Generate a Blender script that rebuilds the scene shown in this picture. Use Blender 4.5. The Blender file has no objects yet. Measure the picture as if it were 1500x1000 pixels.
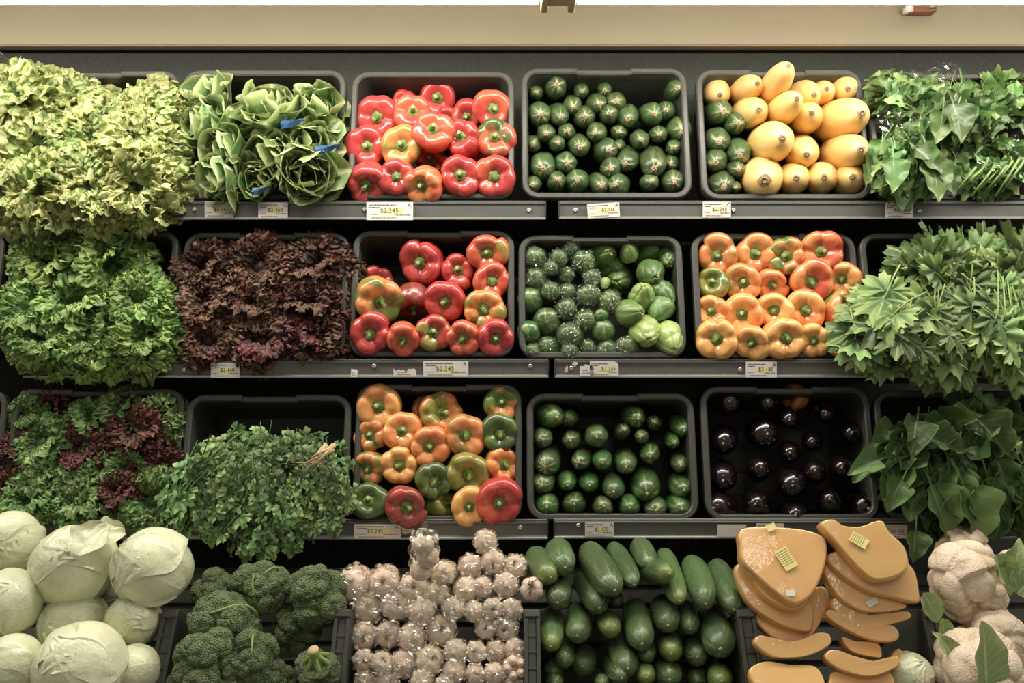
import bpy, math, random
import numpy as np
from mathutils import Vector, Matrix, noise

SC = bpy.context.scene
COL = SC.collection
R = random.Random(7)
NR = np.random.RandomState(11)

# ------------------------------------------------------------------ camera, world, lights, exposure
S, D, CZ = 0.0016, 2.0, 1.25          # metres per photo pixel on the y=0 plane, camera distance, eye height
cam = bpy.data.cameras.new('camera'); cam_o = bpy.data.objects.new('camera', cam); COL.objects.link(cam_o)
cam.sensor_width = 36.0; cam.lens = 36.0 * D / (1500 * S); cam.clip_start = 0.05
cam_o.location = (0, -D, CZ); cam_o.rotation_euler = (math.pi / 2, 0, 0)
SC.camera = cam_o
W = bpy.data.worlds.new('store_ambience'); SC.world = W; W.use_nodes = True
W.node_tree.nodes['Background'].inputs[0].default_value = (1.0, 0.94, 0.80, 1)
W.node_tree.nodes['Background'].inputs[1].default_value = 0.24
def area(name, loc, target, sx, sy, power, col):
    l = bpy.data.lights.new(name, 'AREA'); l.shape = 'RECTANGLE'; l.size = sx; l.size_y = sy; l.energy = power; l.color = col
    o = bpy.data.objects.new(name, l); COL.objects.link(o); o.location = loc
    o.rotation_euler = (Vector(target) - Vector(loc)).to_track_quat('-Z', 'Y').to_euler(); return o
# ceiling tubes over the aisle: one row close to the case, one further behind the shopper
area('aisle_light', (0.0, -0.75, 2.75), (0, -0.2, 1.2), 5.0, 0.30, 15, (1.0, 0.93, 0.78))
area('aisle_light', (0.4, -2.6, 3.0), (0, 0, 1.2), 1.3, 0.25, 9, (1.0, 0.95, 0.85))
LAMP_STRENGTH = 28.0
SC.view_settings.view_transform = 'Standard'; SC.view_settings.look = 'None'
SC.view_settings.gamma = 1.0; SC.view_settings.use_curve_mapping = False
SC.view_settings.exposure = 0.0
try:
    SC.cycles.use_denoising = True
    SC.cycles.max_bounces = 8; SC.cycles.transparent_max_bounces = 12
    SC.cycles.sample_clamp_indirect = 4.0
except Exception: pass

# ------------------------------------------------------------------ placing helpers
def at(px, py, y):
    k = S * (D + y) / D
    return Vector(((px - 750) * k, y, CZ + (500 - py) * k))
class Plane:
    """sloping opening plane of one shelf row: passes pixel row pyb at depth y, leaning back by t degrees"""
    def __init__(s, pyb, y, t):
        t = math.radians(t)
        s.o = at(750, pyb, y); s.X = Vector((1, 0, 0)); s.U = Vector((0, math.sin(t), math.cos(t))); s.N = Vector((0, -math.cos(t), math.sin(t)))
    def pt(s, px, py, d=0.0):
        c = Vector((0, -D, CZ)); r = Vector(((px - 750) * S / D, 1, (500 - py) * S / D))
        k = ((s.o + s.N * d) - c).dot(s.N) / r.dot(s.N)
        return c + r * k
    def k(s, px, py, d=0.0):                                    # metres per pixel there
        return S * (D + s.pt(px, py, d).y) / D
    def mat(s, o):
        return Matrix((( s.X.x, s.U.x, s.N.x, o.x), (s.X.y, s.U.y, s.N.y, o.y), (s.X.z, s.U.z, s.N.z, o.z), (0, 0, 0, 1)))
P1, P2, P3 = Plane(292, 0.03, 13), Plane(524, -0.03, 13), Plane(763, -0.09, 13)
P4 = Plane(1000, -0.40, 30)
EYE = Vector((0, -D, CZ))

# ------------------------------------------------------------------ mesh and object helpers
def mesh(name, v, f, m=None, attrs=None, smooth=True):
    me = bpy.data.meshes.new(name)
    me.from_pydata(np.asarray(v, dtype=float).reshape(-1, 3).tolist(), [], [tuple(map(int, q)) for q in f])
    if smooth: me.polygons.foreach_set('use_smooth', [True] * len(me.polygons))
    if attrs:
        for k, a in attrs.items():
            at_ = me.attributes.new(k, 'FLOAT', 'POINT'); at_.data.foreach_set('value', np.asarray(a, dtype=np.float32).ravel())
    if m is not None:
        for q in (m if isinstance(m, (list, tuple)) else [m]): me.materials.append(q)
    me.update(); return me
def link(name, data, parent=None, M=None, **props):
    o = bpy.data.objects.new(name, data); COL.objects.link(o)
    if parent is not None: o.parent = parent
    if M is not None: o.matrix_basis = M
    for k, v in props.items(): o[k] = v
    return o
def thing(name, label, cat, M, group=None, data=None):
    o = link(name, data, None, M); o['label'] = label; o['category'] = cat
    if group: o['group'] = group
    return o
def basis(a, up=Vector((0, 0, 1)), roll=0.0):
    z = a.normalized(); x = up.cross(z)
    if x.length < 1e-3: x = Vector((1, 0, 0)).cross(z)
    x.normalize(); y = z.cross(x)
    c, s = math.cos(roll), math.sin(roll)
    x, y = x * c + y * s, y * c - x * s
    return Matrix(((x.x, y.x, z.x), (x.y, y.y, z.y), (x.z, y.z, z.z)))
def M4(b3, loc, sc=(1, 1, 1)):
    if not hasattr(sc, '__len__'): sc = (sc, sc, sc)
    m = b3.to_4x4() @ Matrix.Diagonal((sc[0], sc[1], sc[2], 1)); m.translation = loc; return m
def SCALE(x, y=None, z=None):
    y = x if y is None else y; z = x if z is None else z
    return Matrix.Diagonal((x, y, z, 1))
def T(x, y, z): return Matrix.Translation((x, y, z))
def grid_faces(n, m, wrap=False, off=0):                         # n rows of m verts
    f = []
    for i in range(n - 1):
        for j in range(m if wrap else m - 1):
            a, b = i * m + j, i * m + (j + 1) % m
            f.append((off + a, off + b, off + b + m, off + a + m))
    return f
def box_data(x0, x1, y0, y1, z0, z1, b=0.0):
    if b <= 0:
        v = [(x, y, z) for z in (z0, z1) for y in (y0, y1) for x in (x0, x1)]
        return v, [(0, 2, 3, 1), (4, 5, 7, 6), (0, 1, 5, 4), (2, 6, 7, 3), (0, 4, 6, 2), (1, 3, 7, 5)]
    v = []; 
    for z, i in ((z0, b), (z0 + b, 0), (z1 - b, 0), (z1, b)):
        v += [(x0 + i + (b if not i else 0) * 0, y0 + i, z), (x1 - i, y0 + i, z), (x1 - i, y1 - i, z), (x0 + i, y1 - i, z)]
    f = [(3, 2, 1, 0), (12, 13, 14, 15)] + [(k * 4 + j, k * 4 + (j + 1) % 4, k * 4 + 4 + (j + 1) % 4, k * 4 + 4 + j) for k in range(3) for j in range(4)]
    return v, f
def join(parts):
    V, F = [], []
    for v, f in parts:
        o = len(V); V += [tuple(q) for q in v]; F += [tuple(i + o for i in q) for q in f]
    return V, F
def box(name, m, parent, *a, b=0.0, M=None):
    v, f = box_data(*a, b=b); return link(name, mesh(name, v, f, m, smooth=False), parent, M)
def tube_data(pts, r, n=8, cap=True):
    pts = [Vector(p) for p in pts]; rr = r if hasattr(r, '__len__') else [r] * len(pts)
    V = []; up = None
    for i, p in enumerate(pts):
        t = (pts[min(i + 1, len(pts) - 1)] - pts[max(i - 1, 0)]).normalized()
        if up is None: up = t.orthogonal().normalized()
        up = (up - t * up.dot(t)).normalized(); w = t.cross(up)
        for j in range(n):
            a = 2 * math.pi * j / n; V.append(tuple(p + (up * math.cos(a) + w * math.sin(a)) * rr[i]))
    F = grid_faces(len(pts), n, True)
    if cap: F += [tuple(range(n - 1, -1, -1)), tuple(range((len(pts) - 1) * n, len(pts) * n))]
    return V, F
def ico(sub):
    t = (1 + 5 ** .5) / 2
    v = [(-1, t, 0), (1, t, 0), (-1, -t, 0), (1, -t, 0), (0, -1, t), (0, 1, t), (0, -1, -t), (0, 1, -t), (t, 0, -1), (t, 0, 1), (-t, 0, -1), (-t, 0, 1)]
    f = [(0, 11, 5), (0, 5, 1), (0, 1, 7), (0, 7, 10), (0, 10, 11), (1, 5, 9), (5, 11, 4), (11, 10, 2), (10, 7, 6), (7, 1, 8), (3, 9, 4), (3, 4, 2), (3, 2, 6), (3, 6, 8), (3, 8, 9), (4, 9, 5), (2, 4, 11), (6, 2, 10), (8, 6, 7), (9, 8, 1)]
    v = [np.array(q) / np.linalg.norm(q) for q in v]
    for _ in range(sub):
        mid = {}; nf = []
        def m(a, b):
            k = (min(a, b), max(a, b))
            if k not in mid:
                q = v[a] + v[b]; v.append(q / np.linalg.norm(q)); mid[k] = len(v) - 1
            return mid[k]
        for a, b, c in f:
            x, y, z = m(a, b), m(b, c), m(c, a); nf += [(a, x, z), (b, y, x), (c, z, y), (x, y, z)]
        f = nf
    return np.array(v), f
def sphere_pts(n, rng):
    q = rng.normal(size=(n, 3)); return q / np.linalg.norm(q, axis=1)[:, None]
def bumps(V, C, w):                                              # rounded lumps around centres C: 1 on a centre, 0 in the creases
    d = np.arccos(np.clip(V @ C.T, -1, 1)); d.sort(axis=1)
    return np.clip((d[:, 1] - d[:, 0]) / w, 0, 1) ** 0.6

# ------------------------------------------------------------------ materials
class NT:
    def __init__(s, name):
        s.m = bpy.data.materials.new(name); s.m.use_nodes = True; s.t = s.m.node_tree; s.n = s.t.nodes; s.n.clear()
        s.out = s.n.new('ShaderNodeOutputMaterial')
    def new(s, ty, **k):
        q = s.n.new('ShaderNode' + ty)
        for a, v in k.items(): setattr(q, a, v)
        return q
    def set(s, sock, v):
        if hasattr(v, 'is_linked'): s.t.links.new(v, sock)
        elif v is not None:
            if sock.type == 'RGBA' and len(v) == 3: v = (*v, 1)
            sock.default_value = v
    def coord(s, kind='Object'): return s.new('TexCoord').outputs[kind]
    def rand(s): return s.new('ObjectInfo').outputs['Random']
    def math(s, op, a, b=None, c=None, clamp=False):
        q = s.new('Math', operation=op, use_clamp=clamp)
        for i, v in enumerate((a, b, c)):
            if v is not None: s.set(q.inputs[i], v)
        return q.outputs[0]
    def noise(s, vec, scale, detail=3, rough=.5, dist=0, w=None):
        q = s.new('TexNoise', noise_dimensions='4D' if w is not None else '3D')
        s.set(q.inputs['Vector'], vec); s.set(q.inputs['Scale'], scale); q.inputs['Detail'].default_value = detail
        q.inputs['Roughness'].default_value = rough; q.inputs['Distortion'].default_value = dist
        if w is not None: s.set(q.inputs['W'], w)
        return q.outputs['Fac']
    def vor(s, vec, scale, feat='F1'):
        q = s.new('TexVoronoi', feature=feat); s.set(q.inputs['Vector'], vec); q.inputs['Scale'].default_value = scale
        return q.outputs['Distance']
    def ramp(s, fac, stops, interp='LINEAR'):
        q = s.new('ValToRGB'); q.color_ramp.interpolation = interp; e = q.color_ramp.elements
        while len(e) < len(stops): e.new(.5)
        for i, (p, c) in enumerate(stops):
            e[i].position = p; e[i].color = (c, c, c, 1) if not hasattr(c, '__len__') else (*c, 1)
        s.set(q.inputs[0], fac); return q.outputs[0]
    def mix(s, fac, a, b, blend='MIX'):
        q = s.new('Mix', data_type='RGBA', blend_type=blend)
        s.set(q.inputs[0], fac); s.set(q.inputs[6], a); s.set(q.inputs[7], b); return q.outputs[2]
    def range(s, v, a, b, c=0., d=1.):
        q = s.new('MapRange'); q.interpolation_type = 'SMOOTHSTEP'
        s.set(q.inputs[0], v)
        for i, x in enumerate((a, b, c, d)): s.set(q.inputs[i + 1], x)
        return q.outputs[0]
    def attr(s, name, kind='GEOMETRY', out='Fac'):
        q = s.new('Attribute', attribute_type=kind, attribute_name=name); return q.outputs[out]
    def bump(s, h, strength=.3, dist=.002):
        q = s.new('Bump'); q.inputs['Strength'].default_value = strength; q.inputs['Distance'].default_value = dist
        s.set(q.inputs['Height'], h); return q.outputs[0]
    def pbr(s, col, rough=.5, metal=0, spec=.5, coat=0, normal=None, coat_rough=.05):
        q = s.new('BsdfPrincipled'); s.set(q.inputs['Base Color'], col); s.set(q.inputs['Roughness'], rough); s.set(q.inputs['Metallic'], metal)
        s.set(q.inputs['Specular IOR Level'], spec); s.set(q.inputs['Coat Weight'], coat); s.set(q.inputs['Coat Roughness'], coat_rough)
        if normal is not None: s.t.links.new(normal, q.inputs['Normal'])
        return q.outputs[0]
    def done(s, sh):
        s.t.links.new(sh, s.out.inputs[0]); return s.m
def hsv_rand(t, col, dv=.25, dh=.02):
    q = t.new('HueSaturation'); r = t.rand()
    t.set(q.inputs['Hue'], t.math('ADD', t.math('MULTIPLY', t.math('FRACT', t.math('MULTIPLY', r, 7.13)), dh), .5 - dh / 2))
    t.set(q.inputs['Value'], t.math('ADD', t.math('MULTIPLY', r, dv), 1 - dv / 2)); t.set(q.inputs['Color'], col); return q.outputs[0]
def plain(name, col, rough=.5, metal=0, spec=.5, noise=0., nscale=30, bump=0., bscale=200, coat=0, coords='Object'):
    t = NT(name); c = t.coord(coords)
    k = col
    if noise: k = t.mix(t.noise(c, nscale, 4, .6), tuple(x * (1 - noise) for x in col), tuple(min(1, x * (1 + noise)) for x in col))
    n = t.bump(t.noise(c, bscale, 3), bump, .002) if bump else None
    return t.done(t.pbr(k, rough, metal, spec, coat, n))
MAT = {}
def mk():
    MAT['crate'] = plain('crate_plastic', (.046, .048, .039), .5, noise=.3, nscale=40, bump=.1, bscale=300)
    MAT['rim'] = plain('crate_rim_plastic', (.062, .062, .052), .42, noise=.25, nscale=60, bump=.12, bscale=250)
    MAT['wall'] = plain('dark_back_panel', (.042, .045, .036), .85, noise=.5, nscale=160, bump=.2, bscale=260)
    MAT['deck'] = plain('dark_shelf_steel', (.036, .038, .031), .6, noise=.3, nscale=50)
    MAT['valance'] = plain('beige_enamel', (.30, .245, .145), .42, noise=.05, nscale=6, bump=.04, bscale=500)
    MAT['rail'] = plain('galvanised_rail', (.125, .127, .117), .45, .2, noise=.18, nscale=35, bump=.05, bscale=400)
    MAT['rail_edge'] = plain('bright_rail_edge', (.38, .37, .34), .4, .4)
    MAT['screw'] = plain('screw_zinc', (.62, .60, .54), .3, .85)
    MAT['paper'] = plain('tag_paper', (.66, .61, .56), .7, noise=.06, nscale=60)
    MAT['paper_w'] = plain('tag_paper_white', (.80, .78, .70), .7, noise=.05, nscale=60)
    MAT['paper_y'] = plain('tag_paper_yellow', (.86, .74, .30), .6, noise=.05, nscale=60)
    MAT['ink'] = plain('printing_ink', (.035, .032, .028), .8)
    MAT['grey_ink'] = plain('faint_printing_ink', (.24, .21, .20), .8)
    MAT['marker'] = plain('yellow_marker', (.74, .68, .30), .8, noise=.3, nscale=300)
    t = NT('lamp_glow'); e = t.new('Emission'); e.inputs[0].default_value = (1, .945, .83, 1); e.inputs[1].default_value = LAMP_STRENGTH; MAT['lamp'] = t.done(e.outputs[0])
    MAT['lamp_body'] = plain('lamp_housing', (.33, .27, .18), .5)
    MAT['floor'] = plain('grey_floor', (.25, .24, .22), .4, noise=.15, nscale=4)
    MAT['red_plastic'] = plain('red_brown_plastic', (.28, .10, .06), .4)
    MAT['blue'] = plain('blue_band_plastic', (.03, .085, .20), .25, noise=.4, nscale=60, bump=.4, bscale=90)
    # thin clear film: mostly see-through, crumpled highlights
    def film(name, crinkle, scale, dens, tint=(.97, .97, .95), glow=.03, th=.70):
        t = NT(name); c = t.coord(); h = t.math('ADD', t.noise(c, scale, 5, .6, .8, w=t.math('MULTIPLY', t.rand(), 9)), t.math('MULTIPLY', t.vor(c, scale * .8, 'DISTANCE_TO_EDGE'), .8))
        n = t.bump(h, crinkle, .008)
        tr = t.new('BsdfTransparent'); tr.inputs[0].default_value = (*tint, 1)
        g = t.new('BsdfGlossy'); g.inputs['Roughness'].default_value = .12; g.inputs[0].default_value = (1, .98, .92, 1); t.t.links.new(n, g.inputs['Normal'])
        fr = t.new('LayerWeight'); fr.inputs[0].default_value = .5; t.t.links.new(n, fr.inputs['Normal'])
        fac = t.math('ADD', t.math('MULTIPLY_ADD', t.math('POWER', fr.outputs['Facing'], 3.5), .6, glow), t.math('MULTIPLY', t.range(h, th, th + .2), dens), clamp=True)
        m = t.new('MixShader'); t.t.links.new(fac, m.inputs[0]); t.t.links.new(tr.outputs[0], m.inputs[1]); t.t.links.new(g.outputs[0], m.inputs[2])
        return t.done(m.outputs[0])
    MAT['film'] = film('clear_plastic_film', 1.0, 3.5, 1.0, glow=.03)
    MAT['bag'] = film('thin_garlic_bag', .5, 2.2, .7, glow=.05, th=.60)
    MAT['film_tight'] = film('tight_clear_wrap', .9, 9.0, .8, glow=.05, th=.80)
    # bell pepper: two tints blended in patches
    def pepper():
        t = NT('pepper_skin'); c = t.coord(); r = t.rand()
        a = t.attr('tint_a', 'OBJECT', 'Color'); b = t.attr('tint_b', 'OBJECT', 'Color'); th = t.attr('blend', 'OBJECT', 'Fac')
        n = t.noise(c, .75, 2, .5, .4, w=t.math('MULTIPLY', r, 50.)); 
        f = t.range(n, t.math('SUBTRACT', th, .07), t.math('ADD', th, .07))
        k = t.mix(f, b, a)
        k = t.mix(t.math('MULTIPLY', t.noise(c, 14, 4, .6), .12), k, (.9, .7, .35))
        nn = t.bump(t.noise(c, 2.6, 3, .55), .35, .004)
        return t.done(t.pbr(k, .26, 0, .5, .35, nn, .08))
    MAT['pepper'] = pepper()
    MAT['stem'] = plain('pepper_stem', (.13, .21, .045), .5, noise=.45, nscale=9, bump=.3, bscale=20)
    MAT['stem_cut'] = plain('pepper_stem_cut', (.36, .36, .16), .6, noise=.3, nscale=9)
    # courgette / cucumber skins: streaks that radiate from the blossom end
    def gourd(name, base, light, streak, freq, reach, coat=.2, bump=.25, tip=None):
        t = NT(name); c = t.coord(); sp = t.new('SeparateXYZ'); t.set(sp.inputs[0], c); x, y, z = sp.outputs
        r = t.math('SQRT', t.math('ADD', t.math('MULTIPLY', x, x), t.math('MULTIPLY', y, y)))
        inv = t.math('DIVIDE', 1.0, t.math('ADD', r, .02))
        cb = t.new('CombineXYZ'); t.set(cb.inputs[0], t.math('MULTIPLY', x, inv)); t.set(cb.inputs[1], t.math('MULTIPLY', y, inv)); t.set(cb.inputs[2], t.math('MULTIPLY', z, .35))
        s = t.noise(cb.outputs[0], freq, 3, .6, 0, w=t.math('MULTIPLY', t.rand(), 40.))
        s = t.range(s, .51, .61)
        fall = t.range(r, .85, .15) if reach < .8 else t.range(z, 1 - reach, 1.0)
        k = hsv_rand(t, t.mix(t.noise(c, 5, 4, .65), base, tuple(q * 1.9 for q in base)), .5, .03)
        k = t.mix(t.math('MULTIPLY', t.range(t.noise(c, 22, 3, .6), .54, .72), .42), k, light)
        k = t.mix(t.math('MULTIPLY', s, t.math('MULTIPLY_ADD', fall, streak, streak * .12), clamp=True), k, light)
        if tip: k = t.mix(t.math('MULTIPLY', t.range(z, .55, 1.0), .75), k, tip)
        n = t.bump(t.math('ADD', t.noise(c, 7, 4, .6), t.math('MULTIPLY', s, .15)), bump, .004)
        return t.done(t.pbr(k, .3, 0, .5, coat, n, .15))
    MAT['zucchini'] = gourd('courgette_skin', (.034, .064, .022), (.44, .44, .22), 1.0, 3.0, .55, .3)
    MAT['cucumber'] = gourd('cucumber_skin', (.050, .086, .034), (.27, .32, .14), .5, 3.2, .9, .25, .4)
    MAT['cucumber_pale'] = gourd('cucumber_skin_pale_end', (.056, .096, .036), (.28, .33, .14), .5, 3.2, .9, .25, .4, tip=(.20, .26, .06))
    MAT['roundgreen'] = gourd('round_squash_skin', (.032, .078, .022), (.30, .37, .14), .5, 2.4, 1.0, .35, .15)
    MAT['chayote'] = gourd('chayote_skin', (.075, .135, .040), (.20, .29, .09), .3, 2.2, 1.2, .25, .4)
    MAT['chayote_pale'] = gourd('chayote_skin_pale', (.19, .265, .085), (.36, .41, .15), .4, 2.2, 1.2, .25, .4)
    MAT['scar'] = plain('blossom_scar', (.48, .33, .20), .7, noise=.5, nscale=20, bump=.4, bscale=30)
    MAT['scar_dark'] = plain('dry_blossom_scar', (.30, .20, .10), .8, noise=.6, nscale=20, bump=.5, bscale=30)
    t = NT('yellow_squash_skin'); c = t.coord()
    k = hsv_rand(t, t.mix(t.noise(c, 2.2, 3, .6), (.84, .50, .15), (.90, .66, .28)), .12, .015)
    k = t.mix(t.math('MULTIPLY', t.range(t.noise(c, 9, 5, .7), .62, .75), .45), k, (.66, .38, .13))
    MAT['squash'] = t.done(t.pbr(k, .34, 0, .5, .15, t.bump(t.noise(c, 4, 4, .6), .2, .003), .2))
    t = NT('eggplant_skin'); c = t.coord()
    k = hsv_rand(t, t.mix(t.noise(c, 2.0, 3), (.005, .003, .003), (.014, .006, .007)), .8, .05)
    MAT['eggplant'] = t.done(t.pbr(k, .16, 0, .6, .6, t.bump(t.noise(c, 3, 3), .3, .004), .05))
    # leaves
    def leaf(name, deep, mid, edge, e0=.45, e1=1.0, trans=.30, rough=.42, dv=.5, dh=.04, rib=None, ribw=.10, vein=0., margin=None):
        t = NT(name); v = t.attr('lv'); u = t.attr('lu'); c = t.coord()
        k = t.mix(t.range(v, e0, e1), t.mix(t.noise(c, 3.5, 3), deep, mid), edge)
        k = hsv_rand(t, k, dv, dh)
        au = t.math('ABSOLUTE', u)
        nrm = None
        if vein:
            wv = t.math('SINE', t.math('MULTIPLY', t.math('SUBTRACT', v, t.math('MULTIPLY', au, .35)), 44.0))
            vv = t.math('MULTIPLY', t.range(wv, .72, 1.0), vein); k = t.mix(vv, k, tuple(min(1, q * 2.0 + .02) for q in mid))
            nrm = t.bump(t.math('ADD', t.math('MULTIPLY', wv, vein), t.noise(c, 9, 3)), .45, .0012)
        else: nrm = t.bump(t.noise(c, 11, 3), .35, .002)
        if rib is not None: k = t.mix(t.range(t.math('ADD', au, t.math('MULTIPLY', v, ribw * .42)), ribw, ribw * .45), k, rib)
        if margin is not None: k = t.mix(t.math('MULTIPLY', t.range(t.math('MAXIMUM', au, v), .90, .985), .8), k, margin)  # pale outline: a lit leaf edge put into the colour
        a = t.pbr(k, rough, 0, .4, 0, nrm); b = t.new('BsdfTranslucent'); t.set(b.inputs[0], k)
        m = t.new('MixShader'); m.inputs[0].default_value = trans; t.t.links.new(a, m.inputs[1]); t.t.links.new(b.outputs[0], m.inputs[2])
        return t.done(m.outputs[0])
    MAT['lettuce_top'] = leaf('pale_lettuce_leaf', (.11, .19, .045), (.31, .39, .12), (.60, .62, .27), .45, .97)
    MAT['lettuce_mid'] = leaf('green_lettuce_leaf', (.06, .14, .035), (.16, .27, .075), (.33, .46, .14), .45, .97)
    MAT['lettuce_low'] = leaf('curly_lettuce_leaf', (.05, .12, .035), (.14, .25, .085), (.30, .44, .16), .45, .97)
    MAT['lettuce_red'] = leaf('red_lettuce_leaf', (.030, .018, .013), (.065, .030, .022), (.15, .075, .045), .4, .97, .12, .5, .9, .05)
    MAT['lettuce_maroon'] = leaf('maroon_lettuce_leaf', (.028, .010, .010), (.06, .020, .018), (.15, .050, .042), .4, .97, .12, .5, .7, .05)
    MAT['romaine'] = leaf('romaine_leaf', (.075, .16, .05), (.17, .27, .09), (.30, .40, .15), .7, 1.0, .22, .4, .45, .04, rib=(.74, .76, .56), ribw=.34, vein=.2, margin=(.56, .60, .30))
    MAT['spinach'] = leaf('spinach_leaf', (.075, .15, .045), (.16, .26, .085), (.24, .33, .12), .5, 1.0, .10, .36, 1.3, .05, rib=(.30, .37, .15), ribw=.05, vein=.10)
    MAT['chard'] = leaf('chard_leaf', (.072, .135, .048), (.115, .19, .066), (.15, .235, .08), .5, 1.0, .12, .38, .8, .04, rib=(.24, .33, .13), ribw=.065, vein=.16, margin=(.15, .22, .09))
    MAT['celery'] = leaf('celery_leaf', (.042, .10, .032), (.092, .17, .055), (.20, .29, .10), .35, 1.0, .15, .42, 1.1, .05, rib=(.30, .38, .13), ribw=.05, vein=.2)
    MAT['cilantro'] = leaf('cilantro_leaf', (.05, .11, .04), (.10, .18, .06), (.22, .32, .12), .3, 1.0, .18, .45, 1.5, .05, vein=.15)
    MAT['greenstem'] = plain('green_stem', (.19, .29, .08), .5, noise=.3, nscale=20)
    MAT['root'] = plain('pale_root', (.50, .36, .20), .7, noise=.4, nscale=40)
    t = NT('cabbage_leaf'); u = t.attr('lu'); v = t.attr('lv'); c = t.coord(); au = t.math('ABSOLUTE', u)
    k = t.mix(t.noise(c, 2.4, 4, .6), (.50, .56, .31), (.78, .77, .58)); k = hsv_rand(t, k, .2, .025)
    w = t.math('SINE', t.math('ADD', t.math('MULTIPLY', t.math('SUBTRACT', v, t.math('MULTIPLY', au, .6)), 17.), t.math('MULTIPLY', t.noise(c, 4, 2), 6.)))
    vv = t.math('MAXIMUM', t.range(w, .9, 1.0), t.range(au, .05, .015)); k = t.mix(t.math('MULTIPLY', vv, .22), k, (.82, .82, .64))
    MAT['cabbage'] = t.done(t.pbr(k, .36, 0, .5, .2, t.bump(t.math('ADD', t.noise(c, 5, 4, .6), t.math('MULTIPLY', vv, .08)), .4, .006)))
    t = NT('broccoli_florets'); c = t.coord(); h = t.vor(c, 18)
    k = t.mix(t.range(h, 0, .55), (.37, .42, .22), (.16, .20, .095)); k = t.mix(t.noise(c, 3, 3), k, t.mix(.5, k, (.13, .20, .09))); k = t.mix(t.attr('crease'), (.08, .125, .045), k)  # shade between the florets put into the colour of the creases
    MAT['broccoli'] = t.done(t.pbr(k, .6, 0, .3, 0, t.bump(t.math('MULTIPLY', h, -1.), .9, .006)))
    MAT['broccoli_stalk'] = plain('broccoli_stalk', (.20, .30, .09), .5, noise=.25, nscale=9, bump=.2, bscale=14)
    MAT['stalk_cut'] = plain('cut_stalk', (.55, .42, .24), .6, noise=.2, nscale=12)
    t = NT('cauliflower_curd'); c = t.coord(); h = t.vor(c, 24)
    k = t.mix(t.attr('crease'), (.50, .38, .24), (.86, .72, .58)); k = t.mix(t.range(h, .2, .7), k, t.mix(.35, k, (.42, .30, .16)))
    MAT['cauliflower'] = t.done(t.pbr(k, .6, 0, .3, 0, t.bump(t.math('MULTIPLY', h, -1.), .35, .003)))
    MAT['cauli_leaf'] = leaf('cauliflower_leaf', (.26, .37, .15), (.36, .47, .20), (.42, .52, .23), .4, 1.0, .2, .45, .3, .03, rib=(.58, .62, .40), ribw=.12, vein=.2)
    MAT['cauli_stalk'] = plain('cauliflower_stalk', (.55, .55, .30), .5, noise=.15, nscale=9)
    t = NT('garlic_skin'); c = t.coord(); k = t.mix(t.noise(c, 2.2, 5, .7, .5, w=t.math('MULTIPLY', t.rand(), 30.)), (.62, .42, .31), (.86, .74, .61)); k = hsv_rand(t, k, .25, .03)
    MAT['garlic'] = t.done(t.pbr(k, .5, 0, .4, .1, t.bump(t.noise(c, 6, 4, .6), .4, .004)))
    MAT['garlic_root'] = plain('garlic_root', (.24, .15, .08), .8, noise=.5, nscale=12, bump=.6, bscale=16)
    t = NT('pumpkin_flesh'); c = t.coord(); k = t.mix(t.noise(c, 16, 5, .6), (.84, .46, .17), (.92, .58, .26)); k = hsv_rand(t, k, .25, .02)
    k = t.mix(t.math('MULTIPLY', t.attr('side'), .5), k, (.74, .34, .10))
    MAT['pumpkin'] = t.done(t.pbr(k, .4, 0, .5, .3, t.bump(t.noise(c, 40, 4, .6), .3, .0015), .12))
mk()

# ------------------------------------------------------------------ the place: floor, back panel, valance, cabinet base
def struct(name, data, M=None):
    o = link(name, data, None, M); o['kind'] = 'structure'; return o
def sbox(name, m, *a, b=0.0):
    v, f = box_data(*a, b=b); return struct(name, mesh(name, v, f, m, smooth=False))
sbox('floor', MAT['floor'], -3, 3, -4, .6, -.05, 0)
sbox('wall_back', MAT['wall'], -2.6, 2.6, .285, .33, 0, 2.6)
vz0 = at(750, 67, .22).z
prof = [(.245, vz0 - .002), (.220, vz0 - .002), (.216, vz0 + .004), (.206, vz0 + .06), (.190, vz0 + .13), (.16, vz0 + .20), (.16, vz0 + .24), (.28, vz0 + .24), (.28, vz0 + .22), (.25, vz0 + .19)]
V = [(x, y, z) for x in (-2.6, 2.6) for y, z in prof]; n = len(prof)
struct('trim_1', mesh('valance', V, [(i, (i + 1) % n, n + (i + 1) % n, n + i) for i in range(n)] + [tuple(range(n - 1, -1, -1)), tuple(range(n, 2 * n))], MAT['valance'], smooth=False))
sbox('trim_2', MAT['deck'], -2.6, 2.6, -.55, .28, 0, .30, b=.004)
# fluorescent fixtures under the canopy: two long housings, a bracket between them
LY0, LY1 = -.30, -.17
lz = at(750, 8.5, -.235).z + .0355
def fixture(x0, x1, label):
    t = thing('ceiling_light', label, 'light', T((x0 + x1) / 2, (LY0 + LY1) / 2, lz), 'long lamps under the canopy')
    w = (x1 - x0) / 2; h = (LY1 - LY0) / 2
    box('housing', MAT['lamp_body'], t, -w, w, -h, h, .012, .06, b=.004)
    V = []
    for x in (-w + .012, w - .012): V += [(x, (h - .008) * math.cos(q), .012 - .040 * math.sin(q)) for q in np.linspace(0, math.pi, 13)]
    link('diffuser', mesh('lamp_diffuser', V, [(k, k + 1, k + 14, k + 13) for k in range(12)] + [tuple(range(12, -1, -1)), tuple(range(13, 26))], MAT['lamp']), t)
    for s in (-1, 1): box('end_cap', MAT['lamp_body'], t, s * w - .007, s * w + .007, -h, h, -.026, .05, b=.002)
xa, xb = at(797, 0, -.2).x, at(838, 0, -.2).x
fixture(-2.3, xa, 'long glowing white lamp along the top edge, over lettuce and red peppers')
fixture(xb, 2.5, 'long glowing white lamp along the top edge, over yellow squash and spinach')
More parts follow.
